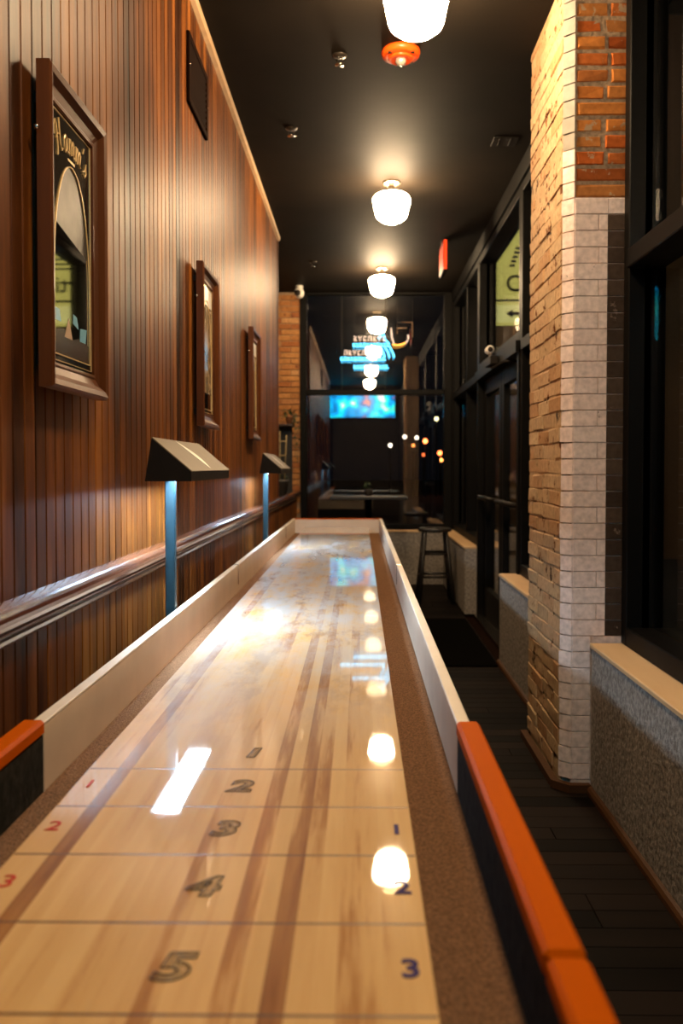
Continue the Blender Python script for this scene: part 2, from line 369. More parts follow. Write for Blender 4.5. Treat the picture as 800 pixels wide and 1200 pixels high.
    L(nt, cr, 'Result', b, 'Coat Roughness')
    b.inputs['Coat IOR'].default_value = 1.55
    return m
M['maple'] = maple()
def screen_mat():
    m, nt, b = new_mat('screen_picture')
    tc = N(nt, 'ShaderNodeTexCoord'); no = N(nt, 'ShaderNodeTexNoise'); no.inputs['Scale'].default_value = 3.2; no.inputs['Detail'].default_value = 1
    L(nt, tc, 'Object', no, 'Vector')
    r = N(nt, 'ShaderNodeValToRGB'); r.color_ramp.interpolation = 'EASE'; e = r.color_ramp.elements
    e[0].position = 0.30; e[0].color = (0.35, 0.12, 0.14, 1); e[1].position = 0.72; e[1].color = (0.75, 0.7, 0.72, 1)
    for p, c in ((0.38, (0.0, 0.12, 0.35)), (0.47, (0.0, 0.30, 0.62)), (0.56, (0.0, 0.55, 0.70)), (0.64, (0.05, 0.62, 0.45))):
        x = e.new(p); x.color = rgba(c)
    L(nt, no, 'Fac', r, 'Fac'); L(nt, r, 'Color', b, 'Emission Color'); b.inputs['Emission Strength'].default_value = 9.0
    b.inputs['Base Color'].default_value = (0.01, 0.01, 0.01, 1); b.inputs['Roughness'].default_value = 0.2
    return m
M['screen'] = screen_mat()

# ================================================================== the setting
CEIL = 3.115
WX = -0.666          # face of the panelled left wall
FAR = 9.2            # glass of the far window
KX = 0.888           # inner face of the low concrete wall on the right
GX = 1.10            # glass of the right-hand windows
SILL = 0.57
BACK = -3.4
HEAD = 2.0           # transom bar height
TOPW = 3.0          # top of right-hand windows

floor = struct('floor', MB().box((-1.3, BACK, -0.10), (1.25, FAR+0.15, -0.018)), M['groove'], 'dark wooden floor beside the long table')
fb = {}
y = 1.0; i = 0
while y < FAR-0.16:
    wd = 0.092
    cut = random.choice((-0.05, 0.28, 0.52, 0.66, 0.1))
    for x0, x1 in ((WX+0.01, cut-0.001), (cut+0.001, KX-0.006)):
        key = round(x1-x0, 3)
        if key not in fb: fb[key] = MB().box((0, 0.001, -0.018), (key, wd-0.001, 0), 0.0015).mesh('floor_board', M['floor_wood'])
        o = bpy.data.objects.new('floor_board', fb[key]); COL.objects.link(o); o.parent = floor; o.location = (x0, y, 0)
    y += wd
part('floor_slab', M['floor_wood'], floor, ('box', (-1.25, BACK, -0.018), (1.2, 1.0, 0)))

ceiling = struct('ceiling', MB().box((-1.3, BACK, CEIL), (1.25, FAR+0.15, CEIL+0.12)), M['ceil'], 'dark brown painted ceiling over the table')

# left wall with upright boards
wl = struct('wall_left', MB().box((WX-0.16, BACK, 0), (WX-0.010, 6.94, CEIL)).box((WX-0.05, 6.94, 0), (WX-0.010, FAR-0.05, 0.93)), M['groove'], 'wall clad in glossy reddish brown upright boards')
BW = 0.057
def board_mesh(h, nm):
    e = BW-0.0032
    return MB().prism([(-0.012, 0), (-0.005, 0), (0, 0.0025), (0, e-0.0025), (-0.005, e), (-0.012, e)], 'z', 0, h).mesh(nm, M['wall_wood'])
bt, bl = board_mesh(CEIL-0.03, 'wall_board'), board_mesh(0.94, 'wall_board')
y = -0.70
while y < FAR-0.1:
    tall = y+BW < 6.96
    o = bpy.data.objects.new('wall_board', bt if tall else bl); COL.objects.link(o); o.parent = wl
    o.location = (WX, y, 0.0); y += BW
part('corner_board', M['frame_wood'], wl, ('box', (WX-0.16, 6.94, 0.93), (WX+0.006, 6.985, CEIL-0.02), 0.002))
struct('trim_1', MB().prism([(WX, CEIL-0.034), (WX+0.018, CEIL-0.028), (WX+0.022, CEIL-0.001), (WX, CEIL-0.001)], 'y', -0.7, 6.985), M['cream_trim'], 'thin cream strip where panelled wall meets ceiling')
# chair rail: rounded nose over a thin lower bead
prof = [(WX, 0.915), (WX+0.012, 0.915), (WX+0.016, 0.921), (WX+0.016, 0.928), (WX+0.010, 0.932), (WX+0.012, 0.940)]
prof += [(WX+0.018+0.018*math.cos(t), 0.966+0.024*math.sin(t)) for t in [(-70+20*k)*PI/180 for k in range(9)]]
prof += [(WX+0.010, 0.993), (WX, 0.996)]
cr = MB().prism(prof, 'y', -0.7, FAR-0.06); struct('trim_2', cr, M['rail_wood'], 'glossy rounded chair rail along the panelled wall')

# recess past the panelling: ledge, dark side wall
struct('wall_recess', MB().box((-1.18, 6.985, 0), (-1.08, FAR+0.1, CEIL)).box((-1.08, 6.985, 0.90), (WX-0.052, FAR-0.06, 0.945)), M['wall_dark'], 'dark recess past the end of the panelled wall')

# far brick strip on the end wall
def brick_mesh(l, h, d, mat, jit=0.0, ch=0.004, face='-y'):
    """a brick: chamfered front, slightly uneven; length l, height h, depth d; front at 0, going back"""
    j = lambda: random.uniform(-jit, jit)
    fr = [(ch, 0, ch), (l-ch, 0, ch), (l-ch, 0, h-ch), (ch, 0, h-ch)]
    vs = [(0, d, 0), (l, d, 0), (l, d, h), (0, d, h)]+[(0, ch+j()*.3, 0), (l, ch, 0), (l, ch, h), (0, ch, h)]+[(x+j(), q+j()*.6, z+j()) for x, q, z in fr]
    fs = [(0, 4, 5, 1), (1, 5, 6, 2), (2, 6, 7, 3), (3, 7, 4, 0), (4, 8, 9, 5), (5, 9, 10, 6), (6, 10, 11, 7), (7, 11, 8, 4), (8, 11, 10, 9)]
    if face == '-x': vs = [(v[1], -v[0], v[2]) for v in vs]
    return MB().add(vs, fs).mesh('brick', mat)
CP = 0.0618      # course pitch
wf = struct('wall_far', MB().box((-1.08, FAR-0.02, 0), (-0.632, FAR+0.14, CEIL)), M['mortar'], 'narrow strip of orange brick wall left of the far window')
cache = {}
k = 0; z = 0.0
while z+CP < CEIL:
    segs = [(-1.05, -0.84), (-0.835, -0.64)] if k % 2 else [(-1.05, -0.95), (-0.945, -0.735), (-0.73, -0.64)]
    for a, b in segs:
        key = (round(b-a, 3), k % 3)
        if key not in cache: cache[key] = brick_mesh(key[0], 0.053, 0.035, M['brick_orange'], 0.003)
        if z < 0.9 and a < -0.75: continue
        o = bpy.data.objects.new('brick', cache[key]); COL.objects.link(o); o.parent = wf; o.location = (a, FAR-0.035, z+0.004)
    z += CP; k += 1

# right-hand low walls, sills and header
BS = M['black_steel']
wr = sroot('wall_right', 'low rough concrete walls with tan sills under the black windows')
def knee(y0, y1):
    part('knee_wall', M['concrete'], wr, ('box', (KX, y0, 0), (1.16, y1, SILL-0.014), 0.004))
    part('sill', M['sill'], wr, ('box', (KX-0.006, y0-0.002, SILL-0.014), (1.16, y1+0.002, SILL+0.004), 0.003))
knee(-0.6, 3.262); knee(3.93, 5.40); knee(7.2, FAR-0.17)
part('knee_wall', M['concrete'], wr, ('box', (-0.60, FAR-0.17, 0), (1.16, FAR+0.08, SILL-0.014), 0.004))
part('sill', M['sill'], wr, ('box', (-0.60, FAR-0.176, SILL-0.014), (1.16, FAR+0.08, SILL+0.004), 0.003))
part('header', BS, wr, ('box', (0.985, 3.93, TOPW), (1.16, FAR+0.1, CEIL)))
part('header', BS, wr, ('box', (0.985, -0.6, TOPW+0.07), (1.16, 3.262, CEIL)))
part('side_wall', M['wall_dark'], wr, ('box', (0.985, BACK, 0), (1.16, -0.6, CEIL)))
struct('wall_back', MB().box((-1.3, BACK-0.12, 0), (1.25, BACK, CEIL)), M['wall_dark'], 'dark wall behind the photographer')
struct('baseboard_right', MB().prism([(KX-0.020, 0.001), (KX-0.001, 0.001), (KX-0.001, 0.03), (KX-0.012, 0.026), (KX-0.019, 0.016)], 'y', -0.6, 3.255)
       .prism([(KX-0.020, 0.001), (KX-0.001, 0.001), (KX-0.001, 0.03), (KX-0.012, 0.026), (KX-0.019, 0.016)], 'y', 3.935, 5.40), M['trim_brown'], 'thin brown moulding along the foot of the concrete wall')

# ------------------------------------------------------------------ windows and doors
def rwindow(name, label, y0, y1, z0, z1, bars_y=(), bars_z=(), jw=0.055):
    r = sroot(name, label, ((1.0), y0, z0))
    for a, b in ((y0, y0+jw), (y1-jw, y1)):
        part('jamb', BS, r, ('box', (1.0, a, z0), (1.14, b, z1), 0.004), ('box', (1.06, a-0.0 if a > y0 else b, z0), (1.085, a if a > y0 else b+0.014, z1)))
    for a, b in ((z0, z0+0.07), (z1-0.06, z1)):
        part('rail', BS, r, ('box', (1.0, y0+jw, a), (1.14, y1-jw, b), 0.004))
    for yy in bars_y: part('mullion', BS, r, ('box', (1.01, yy-0.03, z0+0.07), (1.13, yy+0.03, z1-0.06), 0.004))
    for zz in bars_z: part('transom_bar', BS, r, ('box', (0.99, y0+jw, zz-0.035), (1.13, y1-jw, zz+0.035), 0.004))
    ys = [y0+jw]+list(bars_y)+[y1-jw]; zs = [z0+0.07]+list(bars_z)+[z1-0.06]
    for a, b in zip(ys, ys[1:]):
        for c, d in zip(zs, zs[1:]):
            part('pane', M['glass'], r, ('box', (GX-0.003, a+0.002, c+0.002), (GX+0.003, b-0.002, d-0.002)))
    return r
rwindow('window_1', 'tall black framed window with transom bar right of the brick pillar', 0.60, 3.262, SILL+0.005, TOPW+0.07, (), (HEAD+0.02,), 0.06)
rwindow('window_2', 'black framed window half hidden behind the brick pillar', 3.94, 5.34, SILL+0.005, TOPW, (), (HEAD,))
rwindow('window_3', 'transom window over the double door', 5.34, 7.22, HEAD+0.036, TOPW, (), ())
rwindow('window_4', 'black framed window in the far right corner', 7.22, FAR-0.06, SILL+0.005, TOPW, (8.1,), (HEAD,))
rwindow('window_5', 'black framed window beside the photographer', -0.60, 0.60, SILL+0.005, TOPW+0.07, (), (HEAD+0.02,), 0.06)
d1 = sroot('door_1', 'black glazed double door with push bars', (1.06, 5.4, 0))
part('door_frame', BS, d1, ('box', (0.99, 5.34, 0), (1.14, 5.40, HEAD)), ('box', (0.99, 7.16, 0), (1.14, 7.22, HEAD)), ('box', (0.97, 5.34, HEAD-0.036), (1.14, 7.22, HEAD+0.036)))
for a, b in ((5.405, 6.275), (6.285, 7.155)):
    lf = part('door_leaf', BS, d1, ('box', (1.04, a, 0.01), (1.09, a+0.10, HEAD-0.04), 0.003), ('box', (1.04, b-0.10, 0.01), (1.09, b, HEAD-0.04), 0.003),
              ('box', (1.04, a+0.10, 0.01), (1.09, b-0.10, 0.25), 0.003), ('box', (1.04, a+0.10, HEAD-0.16), (1.09, b-0.10, HEAD-0.04), 0.003))
    part('pane', M['glass'], lf, ('box', (1.062, a+0.10, 0.25), (1.068, b-0.10, HEAD-0.16)))
    part('push_bar', M['housing'], lf, ('tube', [(1.04, a+0.10, 1.0), (0.985, a+0.12, 1.0), (0.985, b-0.12, 1.0), (1.04, b-0.10, 1.0)], 0.018, 8))
part('threshold', M['chrome'], d1, ('box', (0.96, 5.40, 0.0), (1.14, 7.16, 0.012)))

# far window: big panes, transom bar, neon hangs in it
w6 = sroot('window_6', 'wide black framed end window with transom bar', (0, FAR, SILL))
ZB, ZT = SILL+0.005, CEIL-0.005
part('jamb', BS, w6, ('box', (-0.63, FAR-0.06, ZB), (-0.565, FAR+0.06, ZT), 0.004))
part('jamb', BS, w6, ('box', (0.905, FAR-0.06, ZB), (0.985, FAR+0.06, ZT), 0.004))
part('rail', BS, w6, ('box', (-0.565, FAR-0.05, ZB), (0.905, FAR+0.05, ZB+0.06), 0.004))
part('rail', BS, w6, ('box', (-0.565, FAR-0.05, ZT-0.025), (0.905, FAR+0.05, ZT), 0.004))
part('transom_bar', BS, w6, ('box', (-0.565, FAR-0.06, 2.02), (0.905, FAR+0.05, 2.075), 0.004))
part('mullion', BS, w6, ('box', (-0.197, FAR+0.012, 2.075), (-0.18, FAR+0.03, ZT-0.025)))
part('mullion', BS, w6, ('box', (0.27, FAR+0.012, 2.075), (0.287, FAR+0.03, ZT-0.025)))
part('pane', M['glass'], w6, ('box', (-0.563, FAR-0.003, ZB+0.062), (0.903, FAR+0.003, 2.018)))
part('pane', M['glass'], w6, ('box', (-0.563, FAR-0.003, 2.077), (0.903, FAR+0.003, ZT-0.027)))
part('corner_post', BS, w6, ('box', (0.985, FAR-0.06, ZB), (1.14, FAR+0.08, CEIL), 0.004))

# ------------------------------------------------------------------ brick pillar
PX0, PY0, PX1, PY1 = 0.775, 3.27, 1.16, 3.93
CH = 0.040
pl = sroot('brick_pillar', 'old brick pillar, white painted below and bare red brick above', (PX0, PY0, 0))
ZR = 2.27          # paint stops here on the front
part('core', M['mortar_cream'], pl, ('box', (PX0+0.0055, PY0+CH, 0), (PX0+0.015, PY1-0.012, CEIL)))
part('core', M['mortar_paint'], pl, ('box', (PX0+CH, PY0+0.0055, 0), (PX1, PY0+0.10, ZR), 0.0), ('box', (PX0+0.014, PY0+CH, 0), (PX0+0.10, PY0+0.10, ZR), 0.0))
part('core', M['mortar'], pl, ('box', (PX0+CH, PY0+0.008, ZR), (PX1, PY0+0.10, CEIL)), ('box', (PX0+0.016, PY0+CH, ZR), (PX0+0.10, PY1-0.01, CEIL)),
     ('box', (PX0+0.016, PY0+0.10, 0), (PX1, PY1-0.012, CEIL)))
bc = {}
def put_brick(a, b, z, mat, side, h, jit, dz=0.0):
    key = (round(b-a, 3), mat, side, random.randrange(3), h)
    if key not in bc: bc[key] = brick_mesh(key[0], h, 0.03, M[mat], jit, 0.0016 if jit < 0.0036 else (0.004 if jit < 0.0041 else 0.006), side)
    o = bpy.data.objects.new('brick', bc[key]); COL.objects.link(o); o.parent = pl
    o.matrix_parent_inverse = Matrix.Translation((-PX0, -PY0, 0))
    o.location = (a, PY0+dz, z) if side == '-y' else (PX0+dz, b, z)
    return o
z = 0.045; k = 0
XD = 0.942
while z+CP <= CEIL+0.02:
    h = min(CP-0.0032, CEIL-z-0.002); hr = min(CP-0.015, CEIL-z-0.002)
    if h < 0.02: break
    x0 = PX0+CH+0.002
    if z < SILL-0.02:
        put_brick(x0, KX-0.002, z, 'brick_white', '-y', h, 0.001)
    elif z < ZR-0.03:
        if k % 2: put_brick(x0, XD-0.001, z, 'brick_white', '-y', h, 0.001)
        else:
            put_brick(x0, 0.905, z, 'brick_white', '-y', h, 0.001); put_brick(0.909, XD-0.001, z, 'brick_white', '-y', h, 0.001)
        top = z > ZR-0.10
        put_brick(XD, 1.03, z, 'brick_white' if top else 'brick_dark', '-y', h, 0.001)
    else:
        s = random.random()
        c = 0.935+random.uniform(-0.015, 0.015)
        if s < 0.18: put_brick(x0+0.004, 1.03, z, 'brick_red', '-y', hr+0.002, 0.0042, random.uniform(0, 0.006))
        else:
            put_brick(x0+0.004, c-0.006, z, 'brick_red', '-y', hr+0.002, 0.0042, random.uniform(0, 0.008)); put_brick(c+0.006, 1.03, z, 'brick_red', '-y', hr+0.002, 0.0042, random.uniform(0, 0.006))
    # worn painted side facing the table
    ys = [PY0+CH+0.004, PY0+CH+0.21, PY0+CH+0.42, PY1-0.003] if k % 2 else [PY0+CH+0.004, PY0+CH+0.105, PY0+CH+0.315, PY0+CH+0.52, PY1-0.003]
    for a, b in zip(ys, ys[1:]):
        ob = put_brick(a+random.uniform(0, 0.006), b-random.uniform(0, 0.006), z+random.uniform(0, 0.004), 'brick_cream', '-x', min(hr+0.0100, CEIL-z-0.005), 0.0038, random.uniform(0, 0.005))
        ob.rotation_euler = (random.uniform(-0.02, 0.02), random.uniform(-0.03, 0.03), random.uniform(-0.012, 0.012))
    # slanting corner brick
    j = random.uniform(-0.004, 0.004)
    cb = MB().prism([(PX0+0.004, PY0+CH+0.002), (PX0+0.003+j, PY0+CH-0.003), (PX0+CH-0.002, PY0+0.002), (PX0+CH+0.001, PY0+0.002), (PX0+CH+0.001, PY0+CH)], 'z', z+0.001, z+h-0.001)
    cb.build('corner_brick', M['brick_white'] if z < ZR+0.15 else M['plaster'], pl)
    z += CP; k += 1
part('base_trim', M['trim_brown'], pl, ('prism', [(PX0-0.03, PY0+CH-0.01), (PX0+CH-0.012, PY0-0.03), (KX-0.003, PY0-0.03), (KX-0.003, PY0-0.001), (PX0+CH, PY0-0.001), (PX0-0.001, PY0+CH), (PX0-0.001, PY1), (PX0-0.03, PY1)], 'z', 0.001, 0.032))

# ================================================================== the shuffleboard table
PF = 0.76; XC = -0.183
IL, IR = -0.528, 0.163          # inner faces of the rails
RT = CAM_Z-0.4267               # rail top
GT = CAM_Z-0.544                # gutter carpet
T0, T1 = -0.10, 7.0             # near end (beside the camera) and far end
st = thing('shuffleboard_table', 'long shuffleboard table with glossy maple playing surface and orange wooden rails', 'table', (XC, 3.4, 0))
pf = part('playfield', M['orange_wood'], st, ('box', (XC-0.253, 0.35, GT+0.001), (XC+0.253, 6.889, PF-0.021)))
ns = 22; sw = 0.508/ns
pm = MB().box((0, 0, 0), (sw-0.00005, 6.54, 0.02)).mesh('strip', M['maple'])
def sub(name, me, parent, world):
    o = bpy.data.objects.new(name, me); COL.objects.link(o); o.parent = parent
    o.location = world
    return o
for i in range(ns): sub('strip', pm, pf, (XC-0.254+i*sw, 0.35, PF-0.02))
lm = MB().box((XC-0.253, -0.0019, 0), (XC+0.253, 0.0019, 0.00025)).mesh('score_line', M['line_ink'])
for yy in (0.747, 0.9006, 1.061, 1.213, 1.366): sub('score_line', lm, pf, (0, yy, PF-0.0001))
for n, yy in zip('54321', (0.818, 0.978, 1.137, 1.290, 1.442)):
    o = sub('score_number', text_mesh(n, 0.072, M['ink'], outline=0.0012, shear=0.15, bold=0.0026), pf, (XC, yy, PF+0.0006)); o.scale = (1, 0.88, 0.35); o['label'] = 'dark outlined number %s' % n
    o = sub('score_number', text_mesh(n, 0.072, M['ink'], outline=0.0006, shear=0.15, bold=-0.0012), pf, (XC, yy, PF+0.0006)); o.scale = (1, 0.88, 0.35); o['label'] = 'dark inner outline of number %s' % n
for n, yy in zip('321', (0.818, 0.978, 1.137)): sub('side_number', text_mesh(n, 0.042, M['blue_ink'], bold=0.001), pf, (0.050, yy, PF+0.0006))['label'] = 'small blue number %s' % n
for n, yy in zip('321', (0.988, 1.143, 1.297)): sub('side_number', text_mesh(n, 0.042, M['red_ink']), pf, (-0.415, yy, PF+0.0006))['label'] = 'small red number %s' % n
part('gutter_carpet', M['carpet'], st, ('box', (IL, T0, GT-0.02), (XC-0.2535, T1, GT)))
part('gutter_carpet', M['carpet'], st, ('box', (XC+0.2535, T0, GT-0.02), (IR, T1, GT)))
part('gutter_carpet', M['carpet'], st, ('box', (XC-0.2535, 6.89, GT-0.02), (XC+0.2535, T1, GT)))
JO = [1.41, 3.70, 6.10, 7.0]
for s, xi in ((-1, IL), (1, IR)):
    for a, b in zip(JO, JO[1:]):
        p = part('side_panel', M['tan_panel'], st, ('box', (xi, a+0.002, GT-0.02), (xi+s*0.021, b-0.002, RT-0.005), 0.002))
        part('edge_strip', M['edge_strip'], p, ('box', (xi-s*0.001, a+0.002, RT-0.005), (xi+s*0.022, b-0.002, RT), 0.0015))
        if a > 2: part('joint_clip', M['chrome'], p, ('box', (xi-s*0.0025, a-0.005, RT-0.085), (xi+s*0.023, a+0.005, RT+0.0015), 0.001))
    for a, b in ((T0, 0.731), (0.735, 1.413)):
        part('wood_rail', M['orange_wood'], st, ('box', (xi-s*0.002, a, RT-0.022), (xi+s*0.036, b, RT+0.004), 0.005))
    part('felt_lining', M['dark_cloth'], st, ('box', (xi, T0, GT-0.02), (xi+s*0.03, 1.408, RT-0.022)))
pe = part('end_panel', M['tan_panel'], st, ('box', (IL-0.021, T1, GT-0.02), (IR+0.021, T1+0.021, RT-0.005), 0.002))
part('edge_strip', M['orange_wood'], pe, ('box', (IL-0.022, T1-0.002, RT-0.005), (IR+0.022, T1+0.024, RT+0.002), 0.0015))
part('end_panel', M['dark_cloth'], st, ('box', (IL, T0-0.03, GT-0.02), (IR, T0, RT)))
part('cabinet', M['cabinet'], st, ('box', (IL-0.020, T0, 0.46), (IR+0.020, T1+0.019, GT-0.021), 0.004))
for yy in (0.6, 3.2, 6.2):
    part('pedestal', M['cabinet'], st, ('prism', [(XC-0.24, 0.0), (XC+0.24, 0.0), (XC+0.24, 0.06), (XC+0.17, 0.10), (XC+0.2, 0.459), (XC-0.2, 0.459), (XC-0.17, 0.10), (XC-0.24, 0.06)], 'y', yy, yy+0.5))

# ------------------------------------------------------------------ score lights on posts
def score_light(label, y0):
    t = thing('scoreboard_light', label, 'lamp', (-0.572, y0+0.25, 0.60), 'wedge shaped score lights on posts')
    yb = y0+0.66
    part('post', M['post'], t, ('box', (-0.587, y0+0.285, 0.60), (-0.557, y0+0.312, 1.2095), 0.003))
    part('bracket', M['housing'], t, ('box', (-0.587, y0+0.25, 0.56), (-0.5505, y0+0.35, 0.68), 0.004))
    A, B, C, D = (-0.575, 1.210), (-0.556, 1.326), (-0.450, 1.236), (-0.450, 1.210)
    h = MB()
    for a, b in ((y0, y0+0.006), (yb-0.006, yb)): h.prism([A, B, C, D], 'y', a, b)
    h.prism([A, B, (B[0]+0.004, B[1]-0.006), (A[0]+0.005, A[1])], 'y', y0+0.006, yb-0.006)
    h.prism([D, C, (C[0]-0.005, C[1]), (D[0]-0.005, D[1])], 'y', y0+0.006, yb-0.006)
    h.prism([(-0.568, 1.226), (-0.456, 1.226), (-0.456, 1.229), (-0.568, 1.229)], 'y', y0+0.006, yb-0.006)
    h.build('housing', M['housing'], t)
    sl = Vector((C[0]-B[0], 0, C[1]-B[1])).normalized(); nn = Vector((-sl.z, 0, sl.x))
    if nn.z < 0: nn = -nn
    tp = MB().prism([B, (B[0]+nn.x*.003, B[1]+nn.z*.003), (C[0]+nn.x*.003, C[1]+nn.z*.003), C], 'y', y0-0.002, yb+0.002).build('top_plate', M['bronze'], t)
    # curved slot along the plate
    def on(u, v, h=0.0032): q = Vector((B[0], 0, B[1]))+sl*u+nn*h; return (q.x, y0+v, q.z)
    ln = math.hypot(C[0]-B[0], C[1]-B[1]); n = 14
    def lens(k, h, nm, mt):
        m = MB(); c = []
        for i in range(n+1):
            tt = i/n; c.append((ln*(0.04+0.90*tt), math.sin(PI*tt)))
        pts = [on(u, 0.27+0.05*tt_-0.002-k, h) for (u, q), tt_ in zip(c, [i/n for i in range(n+1)])]
        pts += [on(u, 0.27+0.05*tt_+0.055*q+0.004+k*2.2, h) for (u, q), tt_ in reversed(list(zip(c, [i/n for i in range(n+1)])))]
        m.add(pts, [tuple(range(len(pts)))]); return m.build(nm, mt, tp)
    lens(0.005, 0.0034, 'slot_rim', M['housing']); lens(0.0, 0.0040, 'slot', M['slot'])
    part('light_panel', M['led'], t, ('box', (-0.569, y0+0.05, 1.2245), (-0.500, y0+0.56, 1.2258)))
    return t
s1 = score_light('near wedge shaped score light on blue steel post, left of the table', 2.28)
copy_tree(s1, (0, 2.62, 0), 'farther wedge shaped score light on post, near the end of the table')

# ------------------------------------------------------------------ framed mirrors on the wall
def frame(y0, y1, z0, z1, label, kind):
    FX = WX+0.018
    t = thing('framed_mirror', label, 'mirror', (FX, (y0+y1)/2, z0), 'framed bar mirrors on the panelled wall')
    pr = [(0, 0), (0, 0.027), (0.006, 0.031), (0.018, 0.028), (0.030, 0.016), (0.046, 0.011), (0.050, 0.013), (0.056, 0.012), (0.056, 0)]
    cs = [(y0, z0), (y1, z0), (y1, z1), (y0, z1)]; dr = [(1, 1), (-1, 1), (-1, -1), (1, -1)]
    for i in range(4):
        a, b = cs[i], cs[(i+1) % 4]; da, db = dr[i], dr[(i+1) % 4]; n = len(pr)
        vs = [(FX+0.001+d, a[0]+da[0]*u, a[1]+da[1]*u) for u, d in pr]+[(FX+0.001+d, b[0]+db[0]*u, b[1]+db[1]*u) for u, d in pr]
        fs = [(k, (k+1) % n, n+(k+1) % n, n+k) for k in range(n)]+[tuple(range(n)), tuple(range(n, 2*n))]
        MB().add(vs, fs).build('frame_rail', M['frame_wood_y'] if i % 2 == 0 else M['frame_wood'], t)
    for zz in (z0+0.06, z1-0.06):
        for yy in (y0+0.05, y1-0.05): part('wall_bumper', M['housing'], t, ('box', (WX+0.0005, yy-0.012, zz-0.012), (FX+0.002, yy+0.012, zz+0.012)))
    a0, a1, c0, c1 = y0+0.0555, y1-0.0555, z0+0.0555, z1-0.0555
    part('mirror_glass', M['mirror'], t, ('box', (FX+0.002, a0, c0), (FX+0.006, a1, c1)))
    X1 = FX+0.0068
    # printed black border with an arched opening
    ya, yb_, zb = a0+0.018, a1-0.018, c0+0.022; zs = c0+(c1-c0)*0.36; zt = c0+(c1-c0)*(0.82 if kind == 1 else 0.88)
    yc, ry = (ya+yb_)/2, (yb_-ya)/2
    n = 28; arch = [(yc-ry*math.cos(PI*i/n), zs+(zt-zs)*math.sin(PI*i/n)) for i in range(n+1)]
    m = MB()
    m.add([(X1, a0, c0), (X1, a1, c0), (X1, a1, zb), (X1, a0, zb)], [(0, 1, 2, 3)])
    m.add([(X1, a0, zb), (X1, ya, zb), (X1, ya, zs), (X1, a0, zs)], [(0, 1, 2, 3)])
    m.add([(X1, yb_, zb), (X1, a1, zb), (X1, a1, zs), (X1, yb_, zs)], [(0, 1, 2, 3)])
    top = [(a0, c1) if i == 0 else ((a1, c1) if i == n else (p[0], c1)) for i, p in enumerate(arch)]
    for i in range(n): m.add([(X1, *arch[i]), (X1, *arch[i+1]), (X1, *top[i+1]), (X1, *top[i])], [(0, 1, 2, 3)])
    m.add([(X1, a0, zs), (X1, ya, zs), (X1, a0, c1)], [(0, 1, 2)]); m.add([(X1, yb_, zs), (X1, a1, zs), (X1, a1, c1)], [(0, 1, 2)])
    if kind == 1: m.build('printed_border', M['dark_glass'], t)
    X2 = X1+0.0012
    part('gold_arch', M['gold'], t, ('tube', [(X2, ya, zb), (X2, ya, zs)]+[(X2, *p) for p in arch[1:-1]]+[(X2, yb_, zs), (X2, yb_, zb), (X2, ya, zb)], 0.0016, 4))
    g = 0.008
    part('gold_line', M['gold'], t, ('tube', [(X2, a0+g, c0+g), (X2, a1-g, c0+g), (X2, a1-g, c1-g), (X2, a0+g, c1-g), (X2, a0+g, c0+g)], 0.0013, 4))
    part('hanging_screw', M['chrome'], t, ('lathe', [(0.001, 0), (0.006, 0.002), (0.005, 0.008), (0.001, 0.010)], (FX+0.001, y0-0.012, z1-0.14), 10, 'x'))
    if kind == 1:
        # hand-lettered name following the arch: strokes in letter space (width, height 1)
        LT = {'H': (0.95, [[(0.0, .55), (.08, .85), (.22, 1.0), (.30, .85), (.24, .45), (.14, .05), (.02, -.12)], [(.62, 1.05), (.58, .6), (.56, .2), (.66, .0), (.82, .08)], [(.10, .42), (.34, .56), (.58, .5)]]),
              'a': (0.62, [[(.46, .5), (.3, .58), (.12, .44), (.08, .16), (.22, .0), (.38, .1), (.46, .5), (.46, .14), (.6, .02)]]),
              'm': (0.86, [[(.02, .5), (.1, .54), (.12, .0)], [(.12, .3), (.26, .54), (.38, .46), (.38, .0)], [(.38, .3), (.54, .54), (.66, .46), (.66, .1), (.8, .02)]]),
              "'": (0.24, [[(.1, .95), (.06, .72)]]),
              's': (0.5, [[(.0, .06), (.2, .2), (.28, .56), (.3, .4), (.42, .2), (.34, .0), (.1, .02)]])}
        word = "Hamm's"; tot = sum(LT[c][0] for c in word); S = 0.062; R = 0.22
        sp = 0.84; cz = zt+0.026-R; pos = -tot/2; lt = MB()
        for c in word:
            wdt, strokes = LT[c]
            for sk in strokes:
                pts = []
                for (u, v) in sk:
                    th = (pos+u)*S*sp/R*0.92; rr = R+v*S
                    pts.append((X2+0.0005, yc+rr*math.sin(th), cz+rr*math.cos(th)))
                lt.tube(pts, 0.0018, 5)
            pos += wdt
        lt.build('gold_lettering', M['gold'], t)['label'] = "gold hand lettering reading Hamm's"
        part('small_print', M['gold'], t, ('box', (X1, yc-0.022, zt+0.010), (X1+0.0006, yc+0.022, zt+0.015)))
        X3 = FX+0.0064
        def flat(nm, mt, pts): MB().add([(X3, yc+ry*u, zb+(zt-zb)*v) for u, v in pts], [tuple(range(len(pts)))]).build(nm, mt, t)
        sk = MB(); aa = [p for p in arch if p[1] > zb+(zt-zb)*.66]
        low = lambda y: zb+(zt-zb)*(0.62-0.05*(y-yc)/ry)
        for p, q in zip(aa, aa[1:]): sk.add([(X3, *p), (X3, *q), (X3, q[0], low(q[0])), (X3, p[0], low(p[0]))], [(0, 1, 2, 3)])
        sk.build('cloudy_patch', plain('cloudy_grey', (0.05, 0.040, 0.032), 0.4, vary=0.95, scale=7, ior=1.2), t)  # mottled grey patch filling the top of the arch
        flat('printed_ground', plain('print_brown', (0.05, 0.03, 0.02), 0.2), [(-1, 0), (1, 0), (1, .10), (.5, .13), (0, .10), (-.5, .14), (-1, .12)])
        X3 += 0.0002
